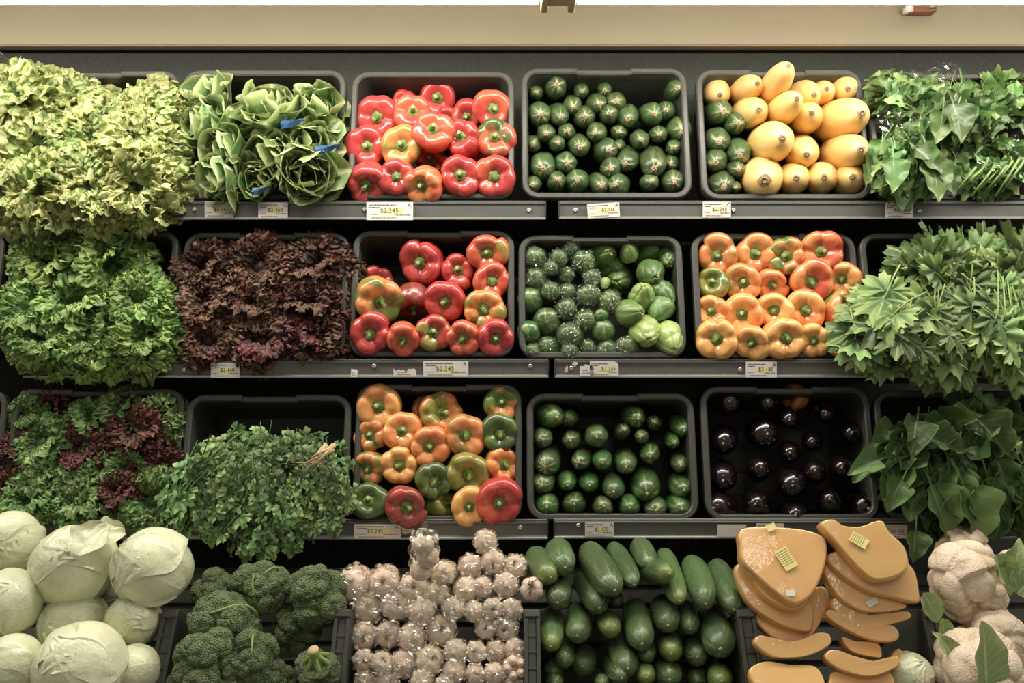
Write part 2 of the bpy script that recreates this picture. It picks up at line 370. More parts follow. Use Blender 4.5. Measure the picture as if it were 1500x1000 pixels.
t = thing('lamp_bracket', 'dark beige bracket joining the two glowing lamps at the top edge', 'bracket', T((xa + xb) / 2, -.2, lz))
box('arm', MAT['lamp_body'], t, -.018, .018, -.10, .06, .022, .05, b=.004)
box('clamp', MAT['lamp_body'], t, -.034, .034, -.09, .0, -.024, .05, b=.004)
# small clip lying against the valance
p = at(1347, 17, .19)
t = thing('valance_clip', 'small red-brown clip with a white end on the beige valance', 'clip', T(p.x, .186, p.z))
v, f = box_data(-.035, .035, -.012, .012, -.009, .008, b=.004); link('body', mesh('clip_body', v, f, MAT['red_plastic']), t)
v, f = box_data(-.043, -.024, -.015, .012, -.007, .009, b=.002); link('white_end', mesh('clip_end', v, f, MAT['paper_w']), t)
for dz in (-.004, .005):
    V, F = tube_data([(.018, -.013, dz), (.028, -.016, dz + .001), (.036, -.013, dz)], .0018); link('wire', mesh('clip_wire', V, F, MAT['screw']), t)

# ------------------------------------------------------------------ shelves with price rails
def shelf(P, y, px0, px1, pyt, pyb, screws, label):
    z1, z0 = at(750, pyt, y).z, at(750, pyb, y).z; x0, x1 = at(px0, 0, y).x, at(px1, 0, y).x
    t = thing('shelf', label, 'shelf', T((x0 + x1) / 2, y, z0), 'produce shelves'); w = (x1 - x0) / 2; h = z1 - z0
    # rail: C section with a returned lip top and bottom
    sec = [(.012, h), (.0, h), (-.003, h - .001), (-.003, h - .004), (0, h - .006), (0, .006), (-.004, .004), (-.004, 0), (.012, 0), (.012, .003), (.003, .004), (.003, h - .003), (.012, h - .003)]
    V = [(x, a, b) for x in (-w, w) for a, b in sec]; n = len(sec)
    link('price_rail', mesh('price_rail', V, [(i, n + i, n + (i + 1) % n, (i + 1) % n) for i in range(n)] + [tuple(range(n)), tuple(range(2 * n - 1, n - 1, -1))], MAT['rail'], smooth=False), t)
    box('rail_lip', MAT['rail_edge'], t, -w, w, -.0055, -.002, -.0012, .0035, b=.0006)
    # deck behind the rail, sloping back with the crates
    dep = .25; q = box_data(-w, w, 0, dep, -.006, 0); M = T(0, .012, h - .003) @ Matrix.Rotation(-math.radians(13), 4, 'X')
    link('shelf_deck', mesh('shelf_deck', *q, MAT['deck'], smooth=False), t, M)
    box('rear_rest', MAT['rail'], t, -w, w, .004, .012, h, h + .004, b=.001)
    for s in (-1, 1): box('rail_end', MAT['deck'], t, s * w - .0015, s * w + .0015, -.0045, .02, -.001, h + .001)
    for sx, sy in screws:
        c = at(sx, sy, y) - Vector(((x0 + x1) / 2, y, z0))
        V = []; rr = [(.0, 0), (.0050, 0), (.0054, .0012), (.0042, .0028), (.0016, .0034), (.0014, .0022), (.0, .0022)]
        for r_, d_ in rr: V += [(c.x + r_ * math.cos(a * math.pi / 6), -d_ - .0006, c.z + r_ * math.sin(a * math.pi / 6)) for a in range(12)]
        link('screw', mesh('screw', V, grid_faces(len(rr), 12, True), MAT['screw']), t)
    return t
Y1, Y2, Y3 = .015, -.045, -.105
shelf(P1, Y1, -60, 799, 296, 321, [(285, 307), (534, 307), (775, 308)], 'grey metal shelf under the top-row lettuce and red pepper crates')
shelf(P1, Y1, 819, 1580, 296, 320, [(843, 308), (1074, 308), (1346, 309)], 'grey metal shelf under the top-row yellow squash and spinach crates')
shelf(P2, Y2, 36, 803, 528, 552, [(41, 537), (270, 541), (548, 536), (777, 536)], 'grey metal shelf under the red leaf lettuce crate')
shelf(P2, Y2, 813, 1580, 528, 552, [(837, 539), (1084, 541)], 'grey metal shelf under the orange pepper and celery crates')
shelf(P3, Y3, -60, 802, 764, 788, [(762, 772)], 'grey metal shelf under the mixed lettuce and cilantro crates')
shelf(P3, Y3, 812, 1580, 763, 787, [(847, 769), (868, 777)], 'grey metal shelf under the eggplant crate')

# ------------------------------------------------------------------ price tags
def text_mesh(s, size):
    c = bpy.data.curves.new('printing', 'FONT'); c.body = s; c.size = size; c.align_x = 'CENTER'; c.align_y = 'CENTER'; c.fill_mode = 'FRONT'; c.resolution_u = 3; c.space_character = 1.05
    o = bpy.data.objects.new('printing', c); COL.objects.link(o); dg = bpy.context.evaluated_depsgraph_get()
    me = bpy.data.meshes.new_from_object(o.evaluated_get(dg)); bpy.data.objects.remove(o); bpy.data.curves.remove(c); return me
XZ = Matrix(((1, 0, 0), (0, 0, -1), (0, 1, 0))).to_4x4()          # local xy card -> upright, facing the aisle
def card(name, label, cat, M, poly, m, group=None):
    t = thing(name, label, cat, M, group)
    n = len(poly); V = [(x, y, 0) for x, y in poly] + [(x, y, .0005) for x, y in poly]
    link('card', mesh('card', V, [tuple(range(n - 1, -1, -1)), tuple(range(n, 2 * n))] + [(i, (i + 1) % n, n + (i + 1) % n, n + i) for i in range(n)], m, smooth=False), t); return t
def dashes(t, rows, m, z=.0008):
    V, F = [], []
    for x0, x1, y, h in rows:
        x = x0
        while x < x1:
            w = R.uniform(.0010, .0034); o = len(V); e = min(x + w, x1)
            V += [(x, y, z), (e, y, z), (e, y + h, z), (x, y + h, z)]; F.append((o, o + 1, o + 2, o + 3)); x = e + R.uniform(.0005, .0010)
    if V: link('fine_print', mesh('fine_print', V, F, m, smooth=False), t)
def price(px, py, w, h, y, txt, letter, label, ang=0, m='paper', ty=0.02, tx=.16, ts=.33, mark=True, poly=None):
    c = at(px, py, y - .0062); k = S * (D + y) / D; w *= k / 2; h *= k / 2
    M = Matrix.Translation(c) @ XZ @ Matrix.Rotation(math.radians(ang), 4, 'Z')
    poly = [(a * w, b * h) for a, b in (poly or [(-1, -1), (1, -1), (1, 1), (-1, 1)])]
    t = card('price_tag', label, 'price tag', M, poly, MAT[m], 'price tags on the shelf rails')
    if not txt: return t
    if mark:
        V = [(-.45 * w, -.20 * h, .0007), (-.05 * w, -.34 * h, .0007), (.55 * w, -.30 * h, .0007), (.62 * w, .30 * h, .0007), (.3 * w, .38 * h, .0007), (-.2 * w, .15 * h, .0007)]
        link('marker_stroke', mesh('marker_stroke', V, [tuple(range(6))], MAT['marker'], smooth=False), t)
    me = text_mesh(txt, h * 2 * ts); me.materials.append(MAT['ink']); link('price_text', me, t, T(w * tx, h * ty, .0011))
    if letter:
        me = text_mesh(letter, h * 2 * .34); me.materials.append(MAT['ink']); link('letter', me, t, T(w * .84, h * .62, .0011))
    dashes(t, [(-.9 * w, .30 * w, .62 * h, .11 * h), (-.88 * w, -.42 * w, .36 * h, .11 * h)], MAT['ink'])
    dashes(t, [(-.9 * w, -.5 * w, -.44 * h, .09 * h), (.25 * w, .9 * w, -.52 * h, .16 * h), (-.8 * w, .3 * w, -.82 * h, .12 * h)], MAT['grey_ink'])
    return t
price(321, 307, 42, 24, Y1, '$5.161', 'C', 'white price tag reading $5.161 under the pale romaine crate')
price(400, 308, 43, 23, Y1, '$2.460', 'C', 'white price tag reading $2.460 under the top-row romaine')
price(571, 309, 68, 26, Y1, '$2.245', 'A', 'wide white price tag reading $2.245 under the top-row red peppers', ts=.36, tx=-.02, m='paper_w')
price(884, 308, 47, 21, Y1, '$2.115', 'A', 'tilted white price tag reading $2.115 under the small zucchini', ang=3.5, ts=.32, tx=.3)
price(1050, 307, 41, 23, Y1, '$2.245', 'C', 'small white price tag reading $2.245 under the yellow squash', tx=.2)
price(1317, 308, 40, 22, Y1, '$2.460', '', 'white price tag half hidden by a hanging spinach leaf', mark=False)
price(330, 542, 42, 22, Y2, '$2.460', 'C', 'white price tag reading $2.460 under the red leaf lettuce')
price(653, 540, 66, 23, Y2, '$2.245', 'A', 'wide pinkish price tag reading $2.245 on the middle shelf', ts=.40, tx=-.03)
price(885, 540, 42, 22, Y2, '$2.235', '', 'round-cornered price tag reading $2.235 on the middle shelf', tx=.3, poly=[(-1, -1), (1, -1), (1, .45), (.92, .8), (.7, 1), (-1, 1)])
price(1115, 541, 45, 23, Y2, '$2.180', 'B', 'white price tag reading $2.180 under the orange peppers', tx=.3)
price(553, 778, 68, 21, Y3, '$2.245', 'A', 'wide yellowed price tag reading $2.245 under the mixed peppers', ts=.38, tx=-.1)
price(878, 775, 42, 21, Y3, '$1.175', 'A', 'white price tag reading $1.175 under the bottom-shelf green squash')
price(1072, 777, 42, 18, Y3, '', '', 'blank white tag on the rail under the eggplants')
price(1128, 776, 40, 19, Y3, '$2.040', '', 'brownish tag half hidden behind the first pumpkin slice', mark=False, tx=.25)
price(1312, 778, 34, 20, Y3, '$2.460', '', 'grey tag half hidden between pumpkin slice and chard leaves', mark=False)
def torn(px, py, w, h, y, label, poly, m='paper'):
    t = price(px, py, w, h, y, '', '', label, poly=poly, m=m); t.name = 'torn_label'; t['category'] = 'label scrap'; t['group'] = 'torn label scraps on the rails'; k = S * (D + y) / D * .5
    dashes(t, [(-.7 * w * k, .5 * w * k, -.6 * h * k, .2 * h * k), (-.7 * w * k, .2 * w * k, -.1 * h * k, .2 * h * k)], MAT['grey_ink'])
J = lambda n, a, b: [(-1 + 2 * i / n, R.uniform(a, b)) for i in range(n, -1, -1)]
torn(519, 546, 10, 12, Y2, 'tiny torn white label on the middle rail, farthest from the lettuce', [(-1, -1), (.8, -1), (1, .8), (-.9, 1)], 'paper_w')
torn(593, 545, 33, 13, Y2, 'ragged remains of a torn label beside the wide pinkish tag', [(-1, -1), (1, -1)] + J(9, -.3, 1))
torn(860, 542, 21, 17, Y2, 'torn label scrap touching the round-cornered $2.235 tag', [(-1, -1), (1, -1), (.85, -.1), (.95, .3), (.6, .8), (-.3, 1), (-.5, .7), (-1, .7)])
torn(842, 533, 9, 9, Y2, 'small diamond-shaped label scrap above a screw on the middle rail', [(-1, 0), (0, -1), (1, .2), (.6, .7), (0, .6), (-.1, 1)])
torn(829, 540, 5, 10, Y2, 'tiny curved white scrap beside the first screw, right middle rail', [(-1, -1), (1, -1), (1, 1), (-.6, .1)])
torn(598, 777, 18, 20, Y3, 'ragged pale label scrap beside the wide yellowed tag', [(-1, -.3), (-.4, -.6), (.2, -.2), (.7, -.5), (1, .1), (.6, .9), (.1, .3), (-.4, .9), (-1, .6)])
torn(614, 780, 11, 13, Y3, 'crumpled pale scrap above the tall garlic bag', [(-1, -1), (.8, -1), (1, .9), (.3, .4), (-.2, 1), (-.7, .3)])

# ------------------------------------------------------------------ crates
def rrect(w, h, r, n=5):
    """rounded rectangle from top centre, clockwise: points and outward normals"""
    P, N = [(0, h / 2)], [(0, 1)]
    for cx, cy, a0 in ((w / 2 - r, h / 2 - r, 90), (w / 2 - r, -h / 2 + r, 0), (-w / 2 + r, -h / 2 + r, -90), (-w / 2 + r, h / 2 - r, 180)):
        for i in range(n + 1):
            a = math.radians(a0 - 90 * i / n); P.append((cx + r * math.cos(a), cy + r * math.sin(a))); N.append((math.cos(a), math.sin(a)))
    return P, N
def sweep(P, N, sec, closed):
    V = [(p[0] + q[0] * o, p[1] + q[1] * o, z) for p, q in zip(P, N) for o, z in sec]; m = len(sec); n = len(P)
    F = [(i * m + j, i * m + (j + 1) % m, ((i + 1) % n) * m + (j + 1) % m, ((i + 1) % n) * m + j) for i in range(n if closed else n - 1) for j in range(m)]
    if not closed: F += [tuple(range(m)), tuple(range(n * m - 1, (n - 1) * m - 1, -1))]
    return V, F
def crate(P, x0, x1, yt, yb, label, depth=.17, rim=.0145, notch=True, base='rim'):
    a, b = P.pt(x0, yb, -.004), P.pt(x1, yb, -.004); c = P.pt((x0 + x1) / 2, yt, -.004)
    m_ = (a + b) / 2; w = (b - a).length; h = (c - m_).dot(P.U); o = Vector((m_.x, m_.y, m_.z)) + P.U * h / 2
    o.x = (P.pt(x0, (yt + yb) / 2).x + P.pt(x1, (yt + yb) / 2).x) / 2
    t = thing('produce_crate', label, 'crate', P.mat(o), 'black plastic produce crates')
    iw, ih = w - 2 * rim, h - 2 * rim; V, F = [], []
    loops = [(iw + .006, ih + .006, -.012), (iw + .004, ih + .004, .0), (iw, ih, .0), (iw - .004, ih - .004, -.02), (iw * .94, ih * .94, -depth + .02), (iw * .94 - .02, ih * .94 - .02, -depth), (iw * .2, ih * .2, -depth)]
    for lw, lh, z in loops:
        q, _ = rrect(lw, lh, min(.026, lh * .2)); V += [(x, y, z) for x, y in q]
    n = len(q); F = grid_faces(len(loops), n, True) + [tuple(range((len(loops) - 1) * n, len(loops) * n))]
    link('tub', mesh('crate_tub', V, F, MAT['crate'], smooth=False), t)
    for k in range(4):                                            # moulded ribs across the tub floor
        yy = (k - 1.5) * ih * .2; box('floor_rib', MAT['crate'], t, -iw * .4, iw * .4, yy - .004, yy + .004, -depth, -depth + .004, b=.001)
    sec = [(0, -.016), (0, .002), (.003, .005), (rim - .003, .005), (rim, .002), (rim, -.016)]
    q, nn = rrect(iw, ih, .026)
    g = w / 6
    if notch:
        q2 = [(g, ih / 2)] + q[1:] + [(-g, ih / 2)]; n2 = [(0, 1)] + nn[1:] + [(0, 1)]
        link('rim', mesh('crate_rim', *sweep(q2, n2, sec, False), MAT[base]), t).data.polygons.foreach_set('use_smooth', [False] * ((len(q2) - 1) * 6 + 2))
        sec2 = [(-.003, -.018), (-.003, 0), (0, .003), (rim - .007, .003), (rim - .004, 0), (rim - .004, -.018)]
        link('handle_grip', mesh('crate_handle', *sweep([(-g - .002, ih / 2), (g + .002, ih / 2)], [(0, 1), (0, 1)], sec2, False), MAT[base], smooth=False), t)
        for xx in (-g, g): box('grip_step', MAT['deck'], t, xx - .0016, xx + .0016, ih / 2 - .003, ih / 2 + rim - .001, -.012, .0052)
    else:
        link('rim', mesh('crate_rim', *sweep(q, nn, sec, True), MAT[base], smooth=False), t)
    return t
def K(P, r, n): return ''
for a in ((P1, -8, 256, 105, 305, 'black plastic crate holding the pale lettuce, top row'), (P1, 258, 505, 104, 293, 'black plastic crate holding romaine bunches, top row'),
          (P1, 510, 755, 106, 292, 'black plastic crate holding red peppers, top row'), (P1, 762, 1012, 101, 291, 'black plastic crate holding small zucchini, top row'),
          (P1, 1022, 1272, 103, 293, 'black plastic crate holding yellow squash'), (P1, 1274, 1535, 107, 294, 'black plastic crate holding spinach bunches'),
          (P2, 6, 256, 338, 524, 'black plastic crate holding green curly lettuce, middle row'), (P2, 261, 510, 341, 525, 'black plastic crate holding red leaf lettuce'),
          (P2, 512, 755, 338, 523, 'black plastic crate with red peppers and an empty corner, middle row'), (P2, 758, 1004, 345, 525, 'black plastic crate of chayotes and wrapped round squash'),
          (P2, 1015, 1262, 342, 525, 'black plastic crate holding orange peppers'), (P2, 1265, 1515, 342, 525, 'black plastic crate behind the celery bunches'),
          (P3, 8, 265, 570, 763, 'black plastic crate holding mixed green and red lettuce'), (P3, 265, 513, 578, 763, 'black plastic crate behind the cilantro bunches'),
          (P3, 517, 766, 562, 765, 'black plastic crate holding mixed colour peppers'), (P3, 770, 1022, 576, 762, 'black plastic crate holding green squash, bottom shelf'),
          (P3, 1028, 1283, 566, 763, 'black plastic crate holding eggplants'), (P3, 1286, 1540, 572, 763, 'black plastic crate behind the dark chard leaves')):
    crate(*a, notch=a[1] != 510 and a[1] != 258)
for a in ((P1, -260, -12, 105, 305, 'black plastic crate cut off by the picture edge, top row'), (P2, -250, 0, 338, 524, 'black plastic crate cut off by the picture edge, middle row'), (P3, -250, 3, 572, 763, 'black plastic crate cut off by the picture edge, bottom shelf')): crate(*a)

# lower bins: a raised rear deck and low ribbed dividers
deck = P4.pt(750, 893, -.16)
t = thing('display_bin', 'black slatted bin base under cabbages, garlic, cucumbers and cauliflower', 'display bin', P4.mat(P4.pt(750, 940, -.22)))
box('bin_deck', MAT['deck'], t, -1.6, 1.6, -.30, .16, -.02, 0)
for k in range(11):
    box('slat', MAT['crate'], t, -1.6, 1.6, -.28 + k * .04, -.252 + k * .04, 0, .008, b=.002)
def divider(px, label, wpx=24, py=893):
    a = P4.pt(px, py, .0); k = P4.k(px, py); w = wpx * k / 2
    t = thing('bin_divider', label, 'divider', P4.mat(a), 'ribbed black bin dividers')
    L = .24
    box('wall_panel', MAT['crate'], t, -w * .55, w * .55, -L, -.004, -.22, 0, b=.002)
    box('cap', MAT['rim'], t, -w, w, -.016, 0, -.20, .006, b=.003)
    for s in (-1, 1): box('edge_rib', MAT['crate'], t, s * w * .75 - .004, s * w * .75 + .004, -L, -.016, -.20, .004, b=.001)
    for k_ in range(7): box('cross_rib', MAT['crate'], t, -w * .95, w * .95, -.05 - k_ * .03, -.046 - k_ * .03, -.18, .002)
divider(251, 'ribbed black divider between cabbages and broccoli'); divider(503, 'ribbed black divider between broccoli and garlic')
divider(779, 'ribbed black divider between garlic and cucumbers'); divider(1092, 'ribbed black divider between cucumbers and pumpkin slices', 28)
divider(1358, 'ribbed black divider between pumpkin slices and cauliflower', 22)

# ------------------------------------------------------------------ labels by row and place
ORD = ['first', 'second', 'third', 'fourth', 'fifth', 'sixth', 'seventh', 'eighth', 'ninth', 'tenth']
def rowname(i, n): return 'top' if i == 0 else 'bottom' if i == n - 1 else ORD[i]
GROW = 1.13
def place(P, z, c, tip, Rpx, Lk=None, L=None, d=0.0):
    """tip on the plane, body pointing back along the sight line, leaning as the picture's tip offset says -> axis, centre, radius, half length"""
    ox, oy, zf = z; px, py = ox + c[0] / zf, oy + c[1] / zf; tx, ty = ox + tip[0] / zf, oy + tip[1] / zf
    tp = P.pt(tx, ty, d); k = P.k(tx, ty, d); r = Rpx * GROW / zf * k; hl = (L / 2) if L else r * Lk
    V = (EYE - tp).normalized(); o = P.pt(tx, ty, d) - P.pt(px, py, d); o = o - V * o.dot(V)
    if o.length > hl * .9: o = o.normalized() * hl * .9
    a = o / hl + V * math.sqrt(max(0.05, 1 - (o.length / hl) ** 2)); a.normalize()
    return a, tp - a * hl, r, hl

# ------------------------------------------------------------------ bell peppers
def pepper_mesh(seed):
    rg = random.Random(seed); nl = rg.choice([3, 4, 4, 4, 5]); m, n = 56, 30
    prof = [(0, -.20), (.16, -.20), (.30, -.13), (.44, -.01), (.60, .07), (.76, .07), (.90, -.03), (.98, -.20), (1.0, -.42), (.985, -.68), (.94, -.95), (.86, -1.2), (.74, -1.42), (.56, -1.56), (.34, -1.60), (.15, -1.54), (0, -1.50)]
    t = np.linspace(0, len(prof) - 1, n); pr = np.array(prof); r = np.interp(t, range(len(prof)), pr[:, 0]); z = np.interp(t, range(len(prof)), pr[:, 1])
    ph = [2 * math.pi * (i + rg.uniform(-.13, .13)) / nl for i in range(nl)]; amp = [rg.uniform(.85, 1.12) for _ in range(nl)]; dep = [rg.uniform(.09, .17) for _ in range(nl)]
    V = []
    for i in range(n):
        w = min(1, r[i] / .55) ; w *= 1 - .35 * (1 if z[i] < -.6 else 0) * min(1, (-.6 - z[i]) / .5 if z[i] < -.6 else 0)
        for j in range(m):
            a = 2 * math.pi * j / m; g = 0; am = 0; sw = 0
            for q in range(nl):
                da = abs((a - ph[q] + math.pi) % (2 * math.pi) - math.pi); x = da / (math.pi / nl)
                g += dep[q] * math.exp(-(x / .33) ** 2)
            for q in range(nl):
                mid = ph[q] + math.pi / nl; wt = max(0, math.cos((a - mid) * .5)) ** 8; am += wt * amp[q]; sw += wt
            R_ = r[i] * (am / sw) * (1 - g * w * (.55 if i > n * .35 else 1.0)) * 1.07
            V.append((R_ * math.cos(a), R_ * math.sin(a), z[i] - g * .9 * w * (1 if i < n * .45 else .2) + .03 * math.cos(2 * a + seed) * r[i]))
    me = mesh('pepper_body', V, [f for f in grid_faces(n, m, True)], MAT['pepper']); return me
PEP = [pepper_mesh(s) for s in range(3, 15)]
def calyx_mesh(seed):
    rg = random.Random(seed); V = [(0, 0, -.09)]; m = 30; k = rg.choice([5, 6, 7])
    for r_, z_ in ((.12, -.085), (.22, -.10), (.27, -.115), (.285, -.14)):
        for j in range(m):
            a = 2 * math.pi * j / m; q = r_ * (1 + (.10 * math.cos(k * a) + .05 * math.cos(11 * a + seed)) * (r_ / .28) ** 2); V.append((q * math.cos(a), q * math.sin(a), z_))
    return mesh('pepper_calyx', V, [(0, 1 + j, 1 + (j + 1) % m) for j in range(m)] + [tuple(x + 1 for x in f) for f in grid_faces(4, m, True)], MAT['stem'])
CAL = [calyx_mesh(s) for s in range(3)]
def stub_mesh(seed):
    rg = random.Random(seed); dx, dy = rg.uniform(-.12, .12), rg.uniform(-.12, .08)
    v, f = tube_data([(0, 0, -.12), (dx * .2, dy * .2, -.02), (dx * .6, dy * .6, .10), (dx, dy, .22), (dx * 1.02, dy * 1.02, .235)], [.15, .10, .088, .11, .10], 12)
    me = mesh('pepper_stem', v, f, [MAT['stem'], MAT['stem_cut']]); me.polygons[-1].material_index = 1; return me
STB = [stub_mesh(s) for s in range(5)]
RED, DRED, ORG, YOR, ROR, GRN, DGR, OLV, PAL = (.44, .013, .030), (.22, .010, .016), (.72, .235, .075), (.78, .38, .115), (.58, .080, .045), (.075, .15, .022), (.022, .075, .014), (.24, .21, .035), (.66, .16, .06)
TN = {'red': (RED, ROR, .36, 'red'), 'ror': (ROR, RED, .42, 'orange-red'), 'dred': (DRED, RED, .4, 'dark red'), 'org': (ORG, YOR, .45, 'orange'), 'yor': (YOR, ORG, .40, 'yellow-orange'),
      'rgo': (ROR, OLV, .44, 'red bell pepper with orange-green shoulder'), 'grr': (ROR, DGR, .52, 'half green, half red'), 'olr': (RED, OLV, .50, 'red-and-olive'), 'olv': (OLV, GRN, .48, 'olive green'),
      'grn': (DGR, GRN, .46, 'green'), 'gro': (GRN, ORG, .50, 'green-and-orange'), 'ogr': (ORG, GRN, .45, 'orange pepper with green patch'), 'oro': (ROR, ORG, .5, 'red-orange'), 'dgr': (DGR, DGR, .4, 'dark green'),
      'orr': (PAL, ORG, .5, 'pale orange'), 'olo': (OLV, ORG, .52, 'olive-and-orange')}
def pepper(P, z, c, tip, Rp, tint, label, group, d=0.0, squash=1.0):
    a, o, r, hl = place(P, z, c, tip, Rp * 1.05, Lk=.72, d=d)
    ta, tb, th, nm = TN[tint]; k = R.randrange(99)
    t = thing('bell_pepper', label, 'pepper', M4(basis(a, roll=R.uniform(0, 6.28)), o + a * r * .72, r), group)
    link('body', PEP[k % len(PEP)], t, SCALE(1, R.uniform(.93, 1.04), R.uniform(.9, 1.05)), tint_a=ta, tint_b=tb, blend=th)
    link('calyx', CAL[k % 3], t); link('stem', STB[k % 5], t, Matrix.Rotation(k, 4, 'Z'))
def pepper_crate(P, z, rows, where, group):
    n = len([q for q in rows if q[0] != 'back']); i = 0
    for kind, items in rows:
        if kind != 'back': rn = rowname(i, n); i += 1
        for j, it in enumerate(items):
            x, y, r, sx, sy, tint = it[:6]; d = (it[6] if len(it) > 6 else (-.05 if kind == 'back' else 0)) + (.018 if kind != 'back' and rn == 'bottom' else 0)
            nm = TN[tint][3]; nm = nm if 'pepper' in nm else nm + ' bell pepper'; nm = nm.replace('red bell pepper with orange-green shoulder', 'red-orange bell pepper').replace('orange pepper with green patch', 'green-tinged orange bell pepper')
            if kind == 'back': lab = it[7]
            else: lab = f'{nm}, {ORD[j]} from left, {rn} row of {where}'
            pepper(P, z, (x, y), (sx, sy), r, tint, lab, group, d)
pepper_crate(P1, (500, 90, 4.1667), [
    ('r', [(225, 345, 105, 215, 342, 'red', -.01), (435, 330, 98, 437, 298, 'ror', .01), (588, 225, 100, 585, 222, 'red', -.05), (765, 335, 86, 765, 343, 'red', -.05), (925, 290, 102, 930, 291, 'ror', 0)]),
    ('r', [(170, 530, 107, 155, 520, 'red', .005), (372, 525, 105, 365, 510, 'olo', .015), (565, 440, 106, 555, 405, 'ror', .035), (752, 485, 97, 722, 455, 'red', .02), (945, 480, 100, 932, 457, 'grr', .015)]),
    ('r', [(155, 730, 106, 150, 762, 'red', .0), (335, 710, 92, 338, 703, 'red', .005), (512, 740, 99, 486, 764, 'oro', .01), (722, 705, 106, 726, 690, 'red', .01), (937, 708, 104, 930, 702, 'red', .005)]),
    ('back', [(395, 260, 72, 380, 250, 'red', -.05, 'red bell pepper peeking out above the large pale-shouldered one, top shelf'), (645, 370, 80, 640, 360, 'red', -.06, 'red bell pepper mostly hidden behind the big orange-red one, top shelf'),
              (545, 610, 85, 540, 600, 'red', -.06, 'shadowed red bell pepper in the gap under the olive one, top shelf'), (650, 660, 70, 600, 650, 'red', -.045, 'red bell pepper hidden behind the four-lobed one, top shelf bottom row'), (860, 590, 70, 860, 590, 'red', -.05, 'red bell pepper showing a sliver below the half green one')])],
    'top-shelf red-pepper crate', 'red peppers on the top shelf')
pepper_crate(P2, (500, 330, 4.1667), [
    ('r', [(505, 225, 112, 470, 232, 'red', -.01), (710, 285, 92, 715, 272, 'red', -.015), (890, 165, 102, 887, 170, 'rgo', .01)]),
    ('r', [(220, 450, 114, 246, 475, 'gro', .02), (440, 450, 92, 440, 520, 'dred', -.05), (637, 460, 99, 630, 474, 'red', .0), (875, 515, 112, 866, 515, 'olo', .02), (918, 345, 98, 921, 341, 'ror', .005)]),
    ('r', [(187, 662, 102, 170, 668, 'red', .005), (375, 680, 88, 376, 708, 'ror', .01), (560, 656, 97, 562, 654, 'olr', .005), (750, 680, 92, 741, 694, 'ror', .005), (930, 680, 92, 942, 697, 'red', 0)]),
    ('back', [(218, 345, 84, 225, 330, 'dred', -.045, 'dark red bell pepper behind the green-and-orange one, middle shelf')])],
    'middle-shelf red-pepper crate', 'red peppers on the middle shelf')
pepper_crate(P2, (1005, 330, 4.1667), [
    ('r', [(190, 185, 108, 186, 187, 'ogr'), (405, 180, 106, 427, 175, 'org'), (612, 195, 100, 615, 186, 'gro', .01), (812, 166, 108, 826, 160, 'oro', .01)]),
    ('r', [(160, 360, 84, 155, 345, 'olv', -.005), (345, 345, 100, 352, 352, 'ogr'), (515, 350, 85, 531, 366, 'orr', -.01), (745, 342, 110, 770, 350, 'oro', .01), (945, 320, 90, 951, 330, 'org')]),
    ('r', [(162, 530, 90, 152, 526, 'org'), (345, 540, 100, 340, 547, 'yor', .005), (530, 518, 97, 536, 520, 'yor', .01), (722, 520, 104, 732, 521, 'org', .005), (905, 520, 88, 985, 500, 'ogr')]),
    ('r', [(185, 692, 110, 186, 692, 'yor', .01), (397, 702, 97, 405, 720, 'yor', .01), (582, 690, 108, 622, 689, 'yor', .015), (770, 700, 84, 781, 708, 'yor'), (920, 690, 90, 958, 690, 'org', .005)])],
    'orange-pepper crate', 'orange peppers on the middle shelf')
pepper_crate(P3, (505, 555, 4.1667), [
    ('r', [(220, 165, 114, 201, 169, 'yor', .01), (575, 222, 110, 600, 207, 'olo', .0), (950, 146, 92, 965, 143, 'ogr', .005)]),
    ('r', [(168, 345, 88, 145, 345, 'ogr'), (347, 322, 95, 347, 316, 'org', .01), (520, 405, 105, 508, 414, 'orr', .015), (725, 340, 110, 737, 345, 'gro', .015), (945, 336, 102, 951, 340, 'grn', .01)]),
    ('r', [(162, 536, 92, 135, 552, 'gro'), (342, 525, 103, 331, 531, 'yor', .01), (540, 615, 98, 549, 630, 'grn', .015), (748, 567, 110, 760, 590, 'olv', .01), (950, 525, 96, 980, 524, 'org')]),
    ('r', [(150, 752, 102, 140, 740, 'dgr', .005), (366, 765, 108, 381, 785, 'dred', .045), (585, 770, 82, 632, 752, 'olv', -.04), (757, 770, 95, 760, 785, 'yor', .01), (932, 738, 114, 945, 764, 'red', .02)]),
    ('back', [(492, 190, 72, 480, 180, 'olo', -.05, 'brownish pepper hiding behind the olive-and-orange one, mixed pepper crate')])],
    'mixed pepper crate', 'mixed peppers on the bottom shelf')

# ------------------------------------------------------------------ long and round squash: one unit mesh per family
def gourd_mesh(name, m_, prof, seed, lob=.03, n=26, m=28, bend=0.0):
    rg = random.Random(seed); t = np.linspace(0, 1, n); pr = np.array(prof); zz = np.interp(t, np.linspace(0, 1, len(prof)), pr[:, 1]); rr = np.interp(t, np.linspace(0, 1, len(prof)), pr[:, 0])
    ph, p2, V = rg.uniform(0, 6), rg.uniform(0, 6), []
    for i in range(n):
        for j in range(m):
            a = 2 * math.pi * j / m; q = rr[i] * (1 + lob * math.cos(5 * a + ph) + lob * .7 * math.cos(2 * a + p2) + lob * .5 * math.sin(3 * a + 5 * zz[i]))
            V.append((q * math.cos(a) + bend * (1 - zz[i] ** 2), q * math.sin(a), zz[i]))
    return mesh(name, V, grid_faces(n, m, True), m_)
def ell(n=16, p=2.3, front=1.0, taper=0.0):
    o = []
    for i in range(n):
        a = math.pi * i / (n - 1); z = math.cos(a); r = (1 - abs(z) ** p) ** (1 / 2.0); o.append((r * (1 + taper * z), z))
    return o
ZU = [gourd_mesh('zucchini_body', MAT['zucchini'], ell(p=3.2), s, .028) for s in range(4)]
